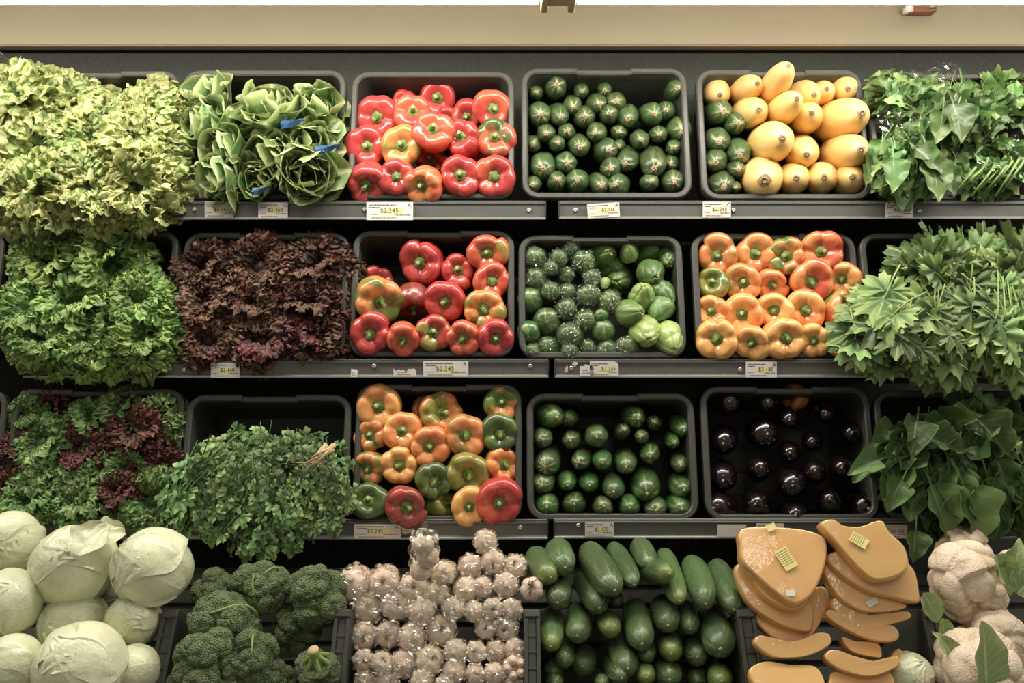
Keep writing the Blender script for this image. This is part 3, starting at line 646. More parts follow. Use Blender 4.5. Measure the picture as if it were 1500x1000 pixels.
CU = [gourd_mesh('cucumber_body', MAT['cucumber'], ell(p=3.6), s + 20, .02, bend=b) for s, b in enumerate((.0, .10, -.08))]
CP = [gourd_mesh('cucumber_body', MAT['cucumber_pale'], ell(p=3.4), s + 30, .02, bend=b) for s, b in enumerate((.05, -.06))]
YS = [gourd_mesh('squash_body', MAT['squash'], ell(p=2.3, taper=-.06), s + 40, .012) for s in range(3)]
RG = [gourd_mesh('round_squash_body', MAT['roundgreen'], ell(p=2.2), s + 50, .02) for s in range(3)]
def egg_prof(): return ell(p=2.2, taper=.22)
EG = [gourd_mesh('eggplant_body', MAT['eggplant'], egg_prof(), s + 60, .012) for s in range(3)]
def scar_mesh(seed, m_, r=.16):
    rg = random.Random(seed); V = [(0, 0, .02)]; m = 14
    for q, z in ((.5, .03), (.85, .015), (1.1, -.03)):
        for j in range(m): a = 2 * math.pi * j / m; w = r * q * (1 + rg.uniform(-.2, .25)); V.append((w * math.cos(a), w * math.sin(a), z))
    return mesh('blossom_scar', V, [(0, 1 + j, 1 + (j + 1) % m) for j in range(m)] + [tuple(x + 1 for x in f) for f in grid_faces(3, m, True)], m_)
SCA = [scar_mesh(s, MAT['scar'], .19) for s in range(3)]; SCD = [scar_mesh(s + 5, MAT['scar_dark'], .17) for s in range(3)]; SCT = [scar_mesh(s + 9, MAT['scar'], .10) for s in range(2)]
def gourd(name, cat, meshes, scars, P, z, it, L, label, group, d=0.0, sc=1.0, Lk=None):
    x, y, r = it[:3]; tx, ty = (it[3], it[4]) if len(it) > 4 else (x + R.uniform(-.25, .25) * r, y + R.uniform(-.2, .35) * r)
    a, o, rad, hl = place(P, z, (x, y), (tx, ty), r * 1.09, L=L, Lk=Lk, d=d)
    t = thing(name, label, cat, M4(basis(a, roll=R.uniform(0, 6.28)), o, 1), group)
    link('body', R.choice(meshes), t, SCALE(rad, rad, hl))
    if scars: link('blossom_scar', R.choice(scars), t, T(0, 0, hl) @ SCALE(rad * sc, rad * sc, rad * .7) @ Matrix.Rotation(R.uniform(0, 6), 4, 'Z'))
    return t, a, rad, hl
def gourd_rows(name, cat, meshes, scars, P, z, rows, L, what, where, group, looks=None, **k):
    for i, row in enumerate(rows):
        big = max(q[2] for q in row); small = min(q[2] for q in row)
        for j, it in enumerate(row):
            lk = 'fat ' if it[2] == big and big > 1.12 * np.median([q[2] for q in row]) else 'little ' if it[2] == small and small < .85 * np.median([q[2] for q in row]) else ''
            gourd(name, cat, meshes, scars, P, z, it, L, f'{lk}{what}, {ORD[j]} from left, {rowname(i, len(rows))} row of {where}', group, d=R.uniform(-.022, .0) if it[2] < 50 else R.uniform(-.008, .006), **k)
gourd_rows('zucchini', 'zucchini', ZU, SCA, P1, (755, 90, 4.1667), [
    [(127, 195, 40), (243, 172, 56, 255, 140), (400, 180, 40, 405, 182), (542, 170, 40), (970, 178, 52, 990, 160)],
    [(345, 265, 50), (490, 262, 55, 515, 262), (612, 250, 52), (918, 305, 50)],
    [(143, 325, 65), (258, 322, 55, 278, 340), (415, 345, 60, 428, 335), (572, 330, 53, 572, 315), (685, 330, 57, 685, 348), (825, 325, 62, 850, 320)],
    [(188, 435, 50), (312, 430, 45), (500, 430, 52), (633, 430, 45), (755, 475, 50, 765, 480), (868, 448, 47), (985, 410, 65, 1020, 425)],
    [(108, 505, 47), (250, 505, 45), (385, 510, 58, 395, 525), (538, 545, 67, 570, 540), (630, 520, 37), (970, 530, 45)],
    [(168, 635, 70, 170, 655), (305, 620, 58, 312, 620), (585, 645, 58, 585, 658), (692, 590, 60, 672, 625), (838, 602, 70, 845, 655), (945, 615, 45, 950, 625)],
    [(112, 745, 45), (243, 740, 55, 262, 722), (372, 740, 65, 380, 722), (500, 745, 55, 530, 762), (632, 755, 60, 612, 752), (815, 740, 50), (950, 730, 62, 968, 738)]],
    .155, 'dark green zucchini', 'top-shelf zucchini crate', 'zucchini on the top shelf')
YZ = (1010, 80, 4.0)
for j, (it, L, d, lab) in enumerate([
    ((155, 224, 68, 178, 234), .17, .01, 'rounded yellow squash in the top left corner of its crate'),
    ((320, 212, 70, 398, 168), .20, .05, 'yellow squash lying slanted, second in its top row, above a green-sided one'),
    ((500, 178, 70, 580, 66), .19, .12, 'tallest yellow squash, rising above the crate rim'),
    ((655, 240, 76, 732, 235), .19, .03, 'bright yellow squash right of the tallest one'),
    ((768, 235, 62, 806, 200), .17, .02, 'partly hidden yellow squash with a ragged dark scar, top row'),
    ((908, 204, 74, 928, 202), .17, .01, 'yellow squash alone in the top right corner of its crate'),
    ((345, 345, 82, 408, 322), .20, .04, 'yellow squash beside the upper green zucchini, small ringed scar'),
    ((545, 325, 74, 630, 256), .21, .10, 'leaning yellow squash in the crate centre, scar up'),
    ((680, 378, 76, 718, 341), .19, .05, 'yellow squash with a star-shaped dark scar, crate centre'),
    ((865, 390, 106, 1010, 342), .26, .08, 'very large yellow squash stretching to the right rim, upper of two'),
    ((465, 518, 104, 545, 488), .22, .07, 'big yellow squash lying over the green zucchini, crate centre'),
    ((645, 568, 86, 688, 586), .20, .02, 'yellow squash below centre, resting on two bottom-row ones'),
    ((895, 575, 98, 1005, 556), .24, .06, 'large yellow squash against the right rim, lower of two'),
    ((417, 722, 107, 440, 738), .20, .035, 'biggest bottom-row yellow squash, with a wide brown blotch'),
    ((603, 727, 82, 627, 722), .18, .015, 'bottom-row yellow squash, second from left'),
    ((765, 725, 82, 789, 718), .18, .015, 'bottom-row yellow squash, third from left'),
    ((935, 732, 86, 955, 716), .18, .015, 'bottom-row yellow squash in the right corner')]):
    gourd('yellow_squash', 'squash', YS, SCD, P1, YZ, it, L, lab, 'yellow squash on the top shelf', d=d, sc=1.0 if j != 13 else 1.6)
for it, lab in [((155, 342, 64, 200, 330), 'topmost green zucchini at the left of the yellow squash crate'), ((248, 405, 58, 290, 398), 'green zucchini tucked under a yellow squash, large pale scar'),
    ((155, 500, 65, 173, 510), 'green zucchini at the left rim of the squash crate, mid height'), ((278, 560, 62, 298, 590), 'green zucchini beside the big central yellow squash, scar low'),
    ((150, 620, 62, 153, 630), 'green zucchini with star scar, left rim of squash crate'), ((262, 678, 50, 288, 672), 'dim green zucchini half behind the biggest bottom-row yellow squash'),
    ((170, 752, 68, 204, 775), 'green zucchini in the bottom left corner of the squash crate'), ((265, 775, 32, 272, 780), 'tiny green zucchini end beside the bottom left corner one')]:
    gourd('zucchini', 'zucchini', ZU, SCA, P1, YZ, it, .17, lab, 'zucchini among the yellow squash', d=.005)
gourd_rows('green_squash', 'squash', [*ZU, *RG], SCT, P3, (765, 560, 4.1667), [
    [(155, 195, 70, 212, 212), (290, 222, 48), (670, 207, 62, 708, 222), (805, 247, 42), (958, 260, 55, 990, 295)],
    [(122, 330, 55, 130, 348), (305, 345, 52, 295, 355), (450, 320, 62, 455, 335), (605, 302, 45, 625, 290), (727, 325, 40), (905, 347, 42, 932, 372)],
    [(160, 472, 70, 140, 515), (370, 460, 52, 345, 488), (485, 465, 55, 490, 490), (630, 472, 58, 634, 518), (778, 422, 55, 780, 452), (958, 477, 48, 965, 512)],
    [(130, 597, 62, 121, 630), (270, 592, 52, 279, 625), (405, 602, 55, 412, 628), (555, 622, 60, 559, 668), (745, 612, 80, 763, 682), (958, 622, 62, 988, 658)],
    [(148, 745, 68, 150, 760), (313, 737, 66, 318, 740), (485, 755, 55, 500, 755), (650, 747, 62, 655, 765), (810, 762, 62, 815, 780), (950, 750, 68, 975, 770)]],
    .14, 'dim green squash', 'bottom-shelf green squash crate', 'green squash on the bottom shelf')
EZ = (1020, 555, 4.0821)
gourd_rows('eggplant', 'eggplant', EG, SCT, P3, EZ, [
    [(190, 150, 66, 200, 132), (405, 132, 60, 430, 140), (545, 225, 56, 557, 243), (765, 190, 56, 772, 213)],
    [(165, 352, 70, 160, 385), (375, 322, 80, 425, 328), (555, 437, 55, 560, 440), (690, 370, 52, 692, 375), (905, 322, 60, 930, 325)],
    [(150, 562, 74, 160, 608), (360, 552, 60, 386, 525), (560, 612, 74, 576, 636), (700, 562, 60, 709, 545), (860, 522, 60, 870, 530)],
    [(155, 762, 75, 100, 770), (375, 742, 65, 350, 748), (590, 802, 65, 592, 815), (790, 742, 65, 798, 715), (975, 742, 75, 1030, 775)]],
    .15, 'glossy black eggplant', 'eggplant crate', 'eggplants on the bottom shelf', sc=.8)
pepper(P3, EZ, (600, 110), (560, 100), 68, 'org', 'orange pepper half hidden behind the eggplants at the crate top', 'mixed peppers on the bottom shelf', d=-.07)

# cucumbers: (centre, tip, radius, length)
CZ_ = (760, 770, 4.347)
for (c, tip, r, L, d, mm, lab) in [
    ((145, 245, 74), (203, 330), 0, .15, .02, CP, 'pale-tipped cucumber at the upper left, beside the garlic'), ((268, 190, 76), (295, 265), 0, .15, .02, CU, 'bumpy cucumber second from left in the top row'),
    ((515, 260, 86), (612, 412), 0, .22, .05, CU, 'longest dark cucumber slanting down from the rail'), ((655, 235, 58), (735, 375), 0, .21, .03, CU, 'slim cucumber right of the longest one'),
    ((790, 175, 62), (830, 250), 0, .18, .0, CU, 'cucumber pointing down behind the crosswise one'), ((865, 290, 66), (960, 305), 0, .16, .055, CP, 'cucumber lying crosswise with its pale tip to the right'),
    ((965, 300, 66), (1025, 480), 0, .24, .03, CP, 'long cucumber with a wide pale tip, under the crosswise one'), ((1135, 345, 78), (1190, 500), 0, .21, .03, CU, 'bright ribbed cucumber third from the pumpkin slices'),
    ((1305, 370, 76), (1372, 535), 0, .22, .03, CU, 'dark cucumber beside the wrapped pumpkin, pinkish tip'), ((250, 415, 72), (248, 490), 0, .14, .01, CU, 'short cucumber with a forked dry tip near the root-tufted garlic'),
    ((450, 415, 74), (515, 525), 0, .18, .01, CU, 'dark dull cucumber under the longest one'), ((615, 455, 40), (625, 475), 0, .10, -.02, CU, 'small cucumber end below the tip of the longest one'),
    ((207, 645, 68), (200, 770), 0, .17, .02, CP, 'pale upright cucumber beside the left divider'), ((378, 605, 74), (372, 700), 0, .16, .01, CU, 'rounded cucumber with an orange tip, left of centre'),
    ((560, 615, 64), (595, 665), 0, .14, .01, CP, 'short bright cucumber in the middle of the bin'), ((755, 615, 82), (785, 752), 0, .19, .03, CU, 'large greyish cucumber hanging at the bin centre'),
    ((925, 555, 74), (950, 635), 0, .16, .01, CU, 'cucumber with a big orange stem scar, right of centre'), ((1082, 575, 60), (1090, 655), 0, .15, .0, CU, 'narrower cucumber with an orange stem scar, beside the fattest'),
    ((1255, 650, 98), (1285, 785), 0, .22, .03, CU, 'fattest cucumber, at the right side of the bin'), ((295, 800, 62), (290, 860), 0, .14, -.01, CU, 'green cucumber below the pale upright one'),
    ((420, 845, 70), (410, 895), 0, .14, -.03, CU, 'shaded cucumber with a thin white root hair, lower left'), ((660, 810, 80), (695, 910), 0, .18, .01, CU, 'wide cucumber low at the bin centre'),
    ((605, 915, 62), (655, 970), 0, .15, .01, CU, 'cucumber tucked against the wide one, lower centre'), ((820, 785, 54), (810, 835), 0, .13, -.01, CU, 'small cucumber with a torn pale tip under the greyish one'),
    ((970, 755, 68), (970, 815), 0, .14, .0, CP, 'bright round-ended cucumber, lower right of centre'), ((1110, 805, 66), (1138, 835), 0, .14, -.01, CU, 'dark cucumber left of the fattest one'),
    ((798, 935, 56), (815, 965), 0, .13, .01, CP, 'small bright cucumber at the bottom edge, centre'), ((940, 915, 76), (962, 980), 0, .15, -.01, CU, 'dark broad cucumber at the bottom edge, right of centre'),
    ((1270, 940, 70), (1292, 990), 0, .15, .01, CP, 'yellowish-tipped cucumber in the lower right corner of its bin'), ((215, 900, 55), (215, 930), 0, .13, -.03, CU, 'deep-shaded cucumber low beside the left divider'),
    ((225, 985, 52), (228, 1000), 0, .13, -.01, CU, 'cucumber cut by the bottom edge, nearest the garlic'), ((535, 995, 48), (532, 1005), 0, .12, -.01, CU, 'cucumber cut by the bottom edge, left of centre'),
    ((1130, 960, 55), (1135, 985), 0, .13, -.03, CU, 'shaded cucumber at the bottom edge, third from the right')]:
    gourd('cucumber', 'cucumber', mm, SCT, P4, CZ_, (c[0], c[1], c[2], tip[0], tip[1]), max(L, 2.3 * c[2] / 4.347 * .00135), lab, 'cucumbers in the lower bin', d=d - .03, sc=.9)

# ------------------------------------------------------------------ crumpled clear wraps
def crumple(name, m_, seed, r0=1.06, amp=.10, tail=0.0, sub=4):
    rg = np.random.RandomState(seed); V, F = ico(sub); C = sphere_pts(26, rg); C2 = sphere_pts(90, rg)
    h = bumps(V, C, .35) * .6 + bumps(V, C2, .2) * .4
    Q = V * (r0 + amp * (h - .4))[:, None]
    if tail: w = np.clip((V[:, 2] - .80) / .2, 0, 1) ** 2; Q[:, 2] += tail * w; Q[:, :2] *= (1 - .35 * w)[:, None]
    return mesh(name, Q, F, m_, smooth=False)
WR = [crumple('plastic_wrap', MAT['film'], s, 1.10, .24, tail=t) for s, t in ((1, .3), (2, 0), (3, .15))]
WT = [crumple('plastic_bag', MAT['film'], s + 10, 1.05, .12) for s in range(3)]
def wisp_mesh(seed):
    rg = random.Random(seed); n, m = 16, 9; V = []
    for i in range(n):
        for j in range(m):
            u = j / (m - 1) - .5; v = i / (n - 1); a = u * (1.6 + math.sin(5 * v + seed)); w = .30 * (1 - .6 * math.sin(math.pi * v) ** 2) + .05
            V.append((math.sin(a * 2) * w + rg.uniform(-.03, .03), v * 1.5 - .2, math.cos(a * 2) * w * .7 + .15 * math.sin(6 * v) + rg.uniform(-.04, .04)))
    return mesh('wrap_tail', V, grid_faces(n, m), MAT['film'], smooth=False)
WISP = [wisp_mesh(s) for s in range(3)]
RZ = (750, 330, 4.1667)
for it, lab in [((110, 460, 69, 110, 440), 'plain round green squash with pale star lines, upper left of its crate'), ((210, 585, 72, 208, 590), 'round green squash with the boldest pale star, left of centre'),
    ((100, 650, 60, 100, 680), 'plain round green squash at the left rim, below the starred one'), ((555, 645, 62, 565, 620), 'smooth round green squash in the crate centre, bottom third'), ((545, 550, 38, 548, 548), 'small round green squash peeking under a wrapped one')]:
    gourd('round_squash', 'squash', RG, SCT, P2, RZ, it, None, lab, 'round squash on the middle shelf', Lk=.95, sc=.5)
for j, (it, lab) in enumerate([((140, 200, 58), 'in the upper left corner, dark inside'), ((285, 200, 44), 'with a twisted tail, third from the left rim at top'), ((360, 130, 48), 'highest of all, touching the rim'), ((435, 225, 60), 'dark and loosely wrapped, beside the top chayote'),
    ((238, 258, 38), 'small and pale, below the twisted-tail one'), ((150, 330, 60), 'bright with swirled film, near left rim'), ((330, 300, 42), 'shadowed, at the middle of the upper half'), ((490, 320, 44), 'dark and round, beside the hidden chayote'),
    ((235, 400, 46), 'tied to the bright swirled one'), ((335, 410, 48), 'ringed, left of two big ones at centre'), ((470, 430, 62), 'large with one white glint, crate centre'), ((590, 465, 60), 'most tightly ringed, farthest right at centre'),
    ((330, 510, 56), 'green with a long film tail, centre left'), ((445, 580, 56), 'mostly loose film, end of the long tail'), ((350, 670, 62), 'bright and full, lower centre'), ((125, 765, 36), 'tiny, in the bottom left corner'), ((220, 745, 58), 'bottom row, second from left'),
    ((350, 765, 40), 'small, bottom row, third from left'), ((455, 750, 48), 'dull, bottom row, fourth from left'), ((585, 760, 54), 'green with a side tail, bottom row, fifth from left'), ((700, 745, 58), 'shiny with a white flash, bottom row, last')]):
    t, a, r, hl = gourd('wrapped_squash', 'squash', RG, None, P2, RZ, it, None, 'film-wrapped round squash, ' + lab, 'wrapped round squash on the middle shelf', Lk=.95, d=R.uniform(-.01, .015))
    link('plastic_wrap', WR[j % 3], t, Matrix.Rotation(j * 1.3, 4, 'Z') @ Matrix.Rotation(R.uniform(-.6, .6), 4, 'X') @ SCALE(r, r, hl))
    if j in (1, 3, 5, 6, 10, 11, 12, 13, 19): link('wrap_tail', WISP[j % 3], t, Matrix.Rotation(R.uniform(0, 6), 4, 'Z') @ T(0, r * .6, hl * .8) @ SCALE(r * 1.1))
def chayote_mesh(seed, m_):
    rg = np.random.RandomState(seed); V, F = ico(4); C = sphere_pts(7, rg); b = bumps(V, C, .5); th = np.arctan2(V[:, 1], V[:, 0])
    f = 1 - .05 * np.abs(np.cos(2.5 * th)) ** 8 * (V[:, 2] > -.2) - .08 * (1 - b); z = V[:, 2]
    Q = V * f[:, None]; Q[:, 2] *= 1.35; Q[:, :2] *= (1 - .28 * (z + .2))[:, None]; Q[:, 0] += .22 * z * z; Q[:, 2] -= .12 * np.exp(-((V[:, 0] ** 2 + V[:, 1] ** 2) / .02)) * (z > 0)
    Q[:, 2] /= 1.35
    return mesh('chayote_body', Q, F, m_)
CH = [chayote_mesh(s, MAT['chayote']) for s in range(4)]; CHP = [chayote_mesh(s + 7, MAT['chayote_pale']) for s in range(3)]
for it, mm, d, lab in [((550, 175, 82, 610, 180), CH, -.02, 'mid-green chayote at the top, right beside the wrapped squash'), ((715, 160, 50, 712, 100), CHP, -.01, 'pointed pale chayote standing upright at the crate top'),
    ((830, 165, 78, 890, 150), CH, -.03, 'large chayote along the top right, left half'), ((960, 205, 60, 975, 250), CH, -.02, 'chayote bending down in the top right corner'), ((855, 292, 74, 895, 312), CH, .01, 'chayote with an orange scar, upper right'),
    ((640, 335, 90, 660, 350), CH, -.045, 'dark chayote hidden deep behind the pale curved one'), ((600, 265, 85, 640, 260), CH, -.05, 'dark chayote lying behind the top ones, centre'), ((562, 355, 28, 552, 385), CHP, .0, 'pale pointed chayote tip beside the dark wrapped squash'),
    ((795, 432, 74, 790, 370), CHP, .02, 'pale curved chayote on the right, above the long one'), ((925, 415, 66, 985, 460), CH, .0, 'chayote tapering right, upper of a pair at right rim'), ((905, 512, 68, 850, 560), CH, .005, 'chayote slanting left, lower of a pair at right rim'),
    ((725, 540, 74, 800, 545), CH, .025, 'long light chayote lying sideways at lower centre'), ((820, 652, 88, 850, 680), CHP, .035, 'furrowed chayote with a deep pleat, lower right'), ((955, 690, 88, 1003, 745), CHP, .025, 'palest yellow-green chayote in the bottom right corner')]:
    t, a, r, hl = gourd('chayote', 'chayote', mm, SCT, P2, RZ, it, None, lab, 'chayotes on the middle shelf', Lk=1.25, d=d, sc=.7)

# ------------------------------------------------------------------ garlic in clear bags
def garlic_mesh(seed):
    rg = random.Random(seed); n, m = 22, 40; nl = rg.choice([7, 8, 9]); V = []
    prof = [(0, -.62), (.18, -.64), (.30, -.70), (.60, -.66), (.86, -.42), (1.0, -.05), (.95, .28), (.74, .55), (.48, .72), (.30, .82), (.19, .92), (.14, 1.02), (.14, 1.08), (0, 1.06)]
    t = np.linspace(0, len(prof) - 1, n); pr = np.array(prof); rr = np.interp(t, range(len(prof)), pr[:, 0]); zz = np.interp(t, range(len(prof)), pr[:, 1]); ph = [rg.uniform(-.25, .25) for _ in range(nl)]
    for i in range(n):
        for j in range(m):
            a = 2 * math.pi * j / m; k = a * nl / (2 * math.pi) + ph[int(a * nl / 6.2832) % nl] * .5; q = rr[i] * (1 - .13 * (1 - abs(math.sin(math.pi * k)) ** .5) * min(1, rr[i] * 1.3)); V.append((q * math.cos(a), q * math.sin(a), zz[i]))
    return mesh('garlic_bulb', V, grid_faces(n, m, True), MAT['garlic'])
GB = [garlic_mesh(s) for s in range(5)]
def root_mesh(seed):
    rg = random.Random(seed); parts = []
    for k in range(16):
        a = rg.uniform(0, 6.28); q = rg.uniform(.02, .18); parts.append(tube_data([(q * math.cos(a), q * math.sin(a), -.62), (q * 1.3 * math.cos(a), q * 1.3 * math.sin(a), -.76), (q * 1.9 * math.cos(a + .4), q * 1.9 * math.sin(a + .4), -.84)], [.03, .02, .008], 4))
    return mesh('garlic_root', *join(parts), MAT['garlic_root'])
RT = [root_mesh(s) for s in range(2)]
def bag_mesh(seed):                                               # a tube of film drawn over a column of bulbs, gathered behind
    rg = np.random.RandomState(seed); n, m = 30, 36; V = []; ph = rg.uniform(0, 6, 8)
    for i in range(n):
        v = i / (n - 1)
        for j in range(m):
            a = 2 * math.pi * j / m
            z = 1.05 - 3.6 * max(0, v - .22) / .78 if v > .22 else 1.05 + .12 * (1 - (v / .22) ** 2); q = min(1, (v / .22)) ** .55 if v < .22 else 1 - .12 * (1 - abs(math.cos(z * 1.7))) - (max(0, v - .85) * 4)
            cr = .07 * math.sin(7 * a + ph[0] + 4 * v) + .06 * math.sin(13 * a + ph[1] - 11 * v) + .04 * math.sin(5 * a + 23 * v + ph[2]) + .014 * rg.normal()
            V.append((max(.05, q) * (1.07 + cr) * math.cos(a) if i else 0.02 * math.cos(a), max(.05, q) * (1.07 + cr) * math.sin(a) if i else .02 * math.sin(a), z + .025 * rg.normal() * (v < .25)))
    return mesh('plastic_bag', V, grid_faces(n, m, True), MAT['bag'], smooth=False)
BG = [bag_mesh(s) for s in range(5)]
GZ = (490, 770, 4.348)
def garlic(it, label, d=0.0, kind=0):
    x, y, r = it[:3]; tx, ty = it[3:5] if len(it) > 4 else (x + R.uniform(-8, 8), y + R.uniform(-5, 12))
    a, o, rad, hl = place(P4, GZ, (x, y), (tx, ty), r * 1.04, Lk=1.6, d=d); q = rad * .93
    t = thing('garlic_bag', label, 'garlic', M4(basis(a, roll=R.uniform(0, 6.28)), o + a * hl, 1), 'bagged garlic in the lower bin')
    for k in range(3):
        B = R.choice(GB); flip = Matrix.Rotation(R.choice([0, math.pi]) + R.uniform(-.5, .5) if k == 0 else R.uniform(0, 3), 4, 'X')
        e = link('garlic_bulb', B, t, T(0, 0, -q * (.85 + 1.55 * k)) @ flip @ Matrix.Rotation(R.uniform(0, 6), 4, 'Z') @ SCALE(q, q, q * .95))
        if kind == 2 and k == 0: e.matrix_basis = T(0, 0, -q * .85) @ Matrix.Rotation(math.pi, 4, 'X') @ SCALE(q)
        if k == 0: link('root_tuft', R.choice(RT), e, SCALE(2.6, 2.6, 1.15) if kind == 2 else None)
    if kind == 0: link('plastic_bag', R.choice(BG), t, T(0, 0, -q * 1.05) @ SCALE(q))
    if kind == 1:                                                 # the open one: cut cloves show at the front
        for k in range(5):
            an = k * 1.257; link('clove', GB[k % 5], t, T(q * .58 * math.cos(an), q * .58 * math.sin(an), q * .12) @ SCALE(q * .40))
        link('plastic_bag', R.choice(BG), t, T(0, 0, -q * 1.25) @ SCALE(q))
gl = [('top', [(125, 360, 98, 105, 385), (318, 350, 88, 312, 372), (700, 295, 70, 690, 300), (865, 258, 70), (960, 100, 68), (1010, 228, 74), (1155, 258, 70), ]),
      ('second', [(505, 390, 85), (655, 430, 72), (835, 400, 74), (945, 385, 62), (1090, 378, 76)]),
      ('third', [(210, 515, 92), (390, 512, 84), (545, 550, 88), (760, 527, 70), (890, 545, 62), (1005, 522, 64), (1125, 525, 66)]),
      ('fourth', [(180, 692, 86), (340, 686, 80), (495, 706, 86), (680, 660, 92), (962, 648, 66), (1100, 656, 74)]),
      ('fifth', [(185, 856, 66), (305, 868, 68), (445, 876, 80), (610, 852, 90), (770, 800, 74), (903, 802, 64), (1025, 796, 66), (1150, 780, 66)]),
      ('sixth', [(765, 930, 70), (895, 942, 62), (1020, 936, 66)]), ('bottom', [(190, 985, 62), (330, 995, 76), (560, 988, 72), (700, 1015, 60), (1150, 1010, 62)])]
for nm, row in gl:
    for j, it in enumerate(row):
        garlic(it, f'bagged garlic, {ORD[j]} from left in the {nm} layer of the garlic pile', d=R.uniform(-.015, .005) - .02)
garlic((1150, 900, 74, 1150, 905), 'opened garlic bag showing a ring of bare cloves, low at the right', -.01, 1)
garlic((1255, 398, 72, 1258, 405), 'loose garlic with brown dry roots, hanging at the right beside the cucumbers', -.01, 2)
# the tall upright bag
p = P4.pt(490 + 570 / 4.348, 770 + 215 / 4.348, .03)
t = thing('garlic_bag', 'tall upright garlic bag with a gathered film top, over the pile', 'garlic', M4(basis(Vector((0.06, -.45, .9))), p, 1), 'bagged garlic in the lower bin')
for k, (dx, dz) in enumerate(((-.006, -.028), (.008, .006), (-.002, .036))): link('garlic_bulb', GB[k], t, T(dx, 0, dz) @ Matrix.Rotation(k * 1.1, 4, 'X') @ SCALE(.023))
link('plastic_bag', BG[1], t, T(0, 0, .03) @ SCALE(.027, .027, .025)); link('bag_top', WISP[0], t, T(0, 0, .060) @ Matrix.Rotation(math.pi / 2, 4, 'X') @ SCALE(.03))

# ------------------------------------------------------------------ broccoli and cauliflower
def domes(V, C, w):
    d0 = np.arccos(np.clip(V @ C.T, -1, 1)).min(axis=1); return np.sqrt(np.clip(1 - (d0 / w) ** 2, 0, 1))
def head_mesh(name, m_, seed, n1, n2, a1, a2, flat=.85, sub=5, w1=.62, w2=.17):
    rg = np.random.RandomState(seed); V, F = ico(sub); C1, C2 = sphere_pts(n1, rg), sphere_pts(n2, rg); b1, b2 = domes(V, C1, w1), domes(V, C2, w2)
    keep = np.clip((V[:, 2] + .55) / .5, 0, 1); rad = (.84 + a1 * b1 + a2 * b2 * (.4 + .6 * b1)) * (1 + .08 * rg.normal(size=n1)[np.argmax(V @ C1.T, axis=1)])
    Q = V * rad[:, None]; Q[:, 2] = np.where(Q[:, 2] < -.45, -.45 + (Q[:, 2] + .45) * .25, Q[:, 2]) * flat
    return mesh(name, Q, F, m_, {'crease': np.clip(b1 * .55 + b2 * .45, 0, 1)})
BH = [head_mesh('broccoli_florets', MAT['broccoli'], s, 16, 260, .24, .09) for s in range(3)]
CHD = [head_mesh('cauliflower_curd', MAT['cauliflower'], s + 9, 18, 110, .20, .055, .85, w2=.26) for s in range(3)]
v, f = tube_data([(0, 0, -.25), (0, 0, -.6), (.02, 0, -1.0), (.03, 0, -1.35)], [.55, .34, .27, .28], 14); BS = mesh('broccoli_stalk', v, f, [MAT['broccoli_stalk'], MAT['stalk_cut']]); BS.polygons[-1].material_index = 1
CST = mesh('cauliflower_stalk', v, f, [MAT['cauli_stalk'], MAT['stalk_cut']]); CST.polygons[-1].material_index = 1
def strap_mesh(seed, m_='greenstem', w=.05):                       # a leaf stalk that curves up round the head
    rg = random.Random(seed); pts = [(1.02 * math.cos(a), .1 * math.sin(3 * a), 1.02 * math.sin(a)) for a in np.linspace(-.6, 1.5 + rg.uniform(-.3, .3), 12)]
    return mesh('leaf_stalk', *tube_data(pts, [w * 1.5] * 4 + [w] * 6 + [w * .7, w * .4], 8), MAT[m_])
STP = [strap_mesh(s) for s in range(3)]
BZ = (220, 780, 4.547)
def at4(z, x, y, d): return P4.pt(z[0] + x / z[2], z[1] + y / z[2], d)
for j, (x, y, r, ax, d, extra, lab) in enumerate([(740, 372, 150, (.0, -.75, .65), .0, 2, 'broccoli ringed by two curved pale leaf stalks, top centre'), (1105, 430, 172, (.1, -.8, .6), .01, 0, 'broccoli with open knobbly florets beside the garlic'),
    (505, 585, 185, (-.2, -.8, .6), .02, 1, 'broad broccoli left of the ringed one'), (375, 850, 178, (-.1, -.85, .5), .05, 0, 'big round broccoli at the lower left, densest florets'), (690, 835, 142, (.05, -.85, .5), .05, 1, 'pointed broccoli with a frilly leaf on top, bottom centre'),
    (1125, 905, 120, (.10, .50, -.86), .06, 0, 'broccoli lying upside down with its cut stalk showing'), (960, 660, 135, (.1, -.8, .5), -.03, 0, 'dark broccoli behind the upside-down one'), (195, 985, 64, (-.3, -.8, .5), .04, 0, 'small broccoli floret at the bottom left, beside the divider'),
    (560, 1005, 100, (0, -.8, .6), .05, 0, 'broccoli cut by the bottom edge, between the two big ones'), (840, 985, 95, (.2, -.8, .6), .03, 0, 'shaded broccoli at the bottom edge under the pointed one'), (430, 395, 130, (-.1, -.8, .5), -.08, 0, 'dark broccoli in the shade below the cilantro')]):
    p = at4(BZ, x, y, d - .03); k = P4.k(BZ[0] + x / BZ[2], BZ[1] + y / BZ[2]); rad = r / BZ[2] * k * 1.1
    t = thing('broccoli', lab, 'broccoli', M4(basis(Vector(ax), roll=R.uniform(0, 6)), p, rad), 'broccoli in the lower bin')
    link('florets', BH[j % 3], t); link('stalk', BS, t)
    if 'upside' in lab:
        for e in range(6): link('branch', mesh('branch', *tube_data([(0, 0, -1.05), (.20 * math.cos(e * 1.05), .20 * math.sin(e * 1.05), -.88), (.50 * math.cos(e * 1.05), .50 * math.sin(e * 1.05), -.55), (.70 * math.cos(e * 1.05), .70 * math.sin(e * 1.05), -.25)], [.13, .12, .13, .16], 8), MAT['broccoli_stalk']), t)
    for e in range(extra): link('leaf_stalk', STP[e], t, Matrix.Rotation(2.2 * e + R.uniform(-.3, .3), 4, 'Z'))
AZ = (1270, 750, 4.0)
CAULI = []
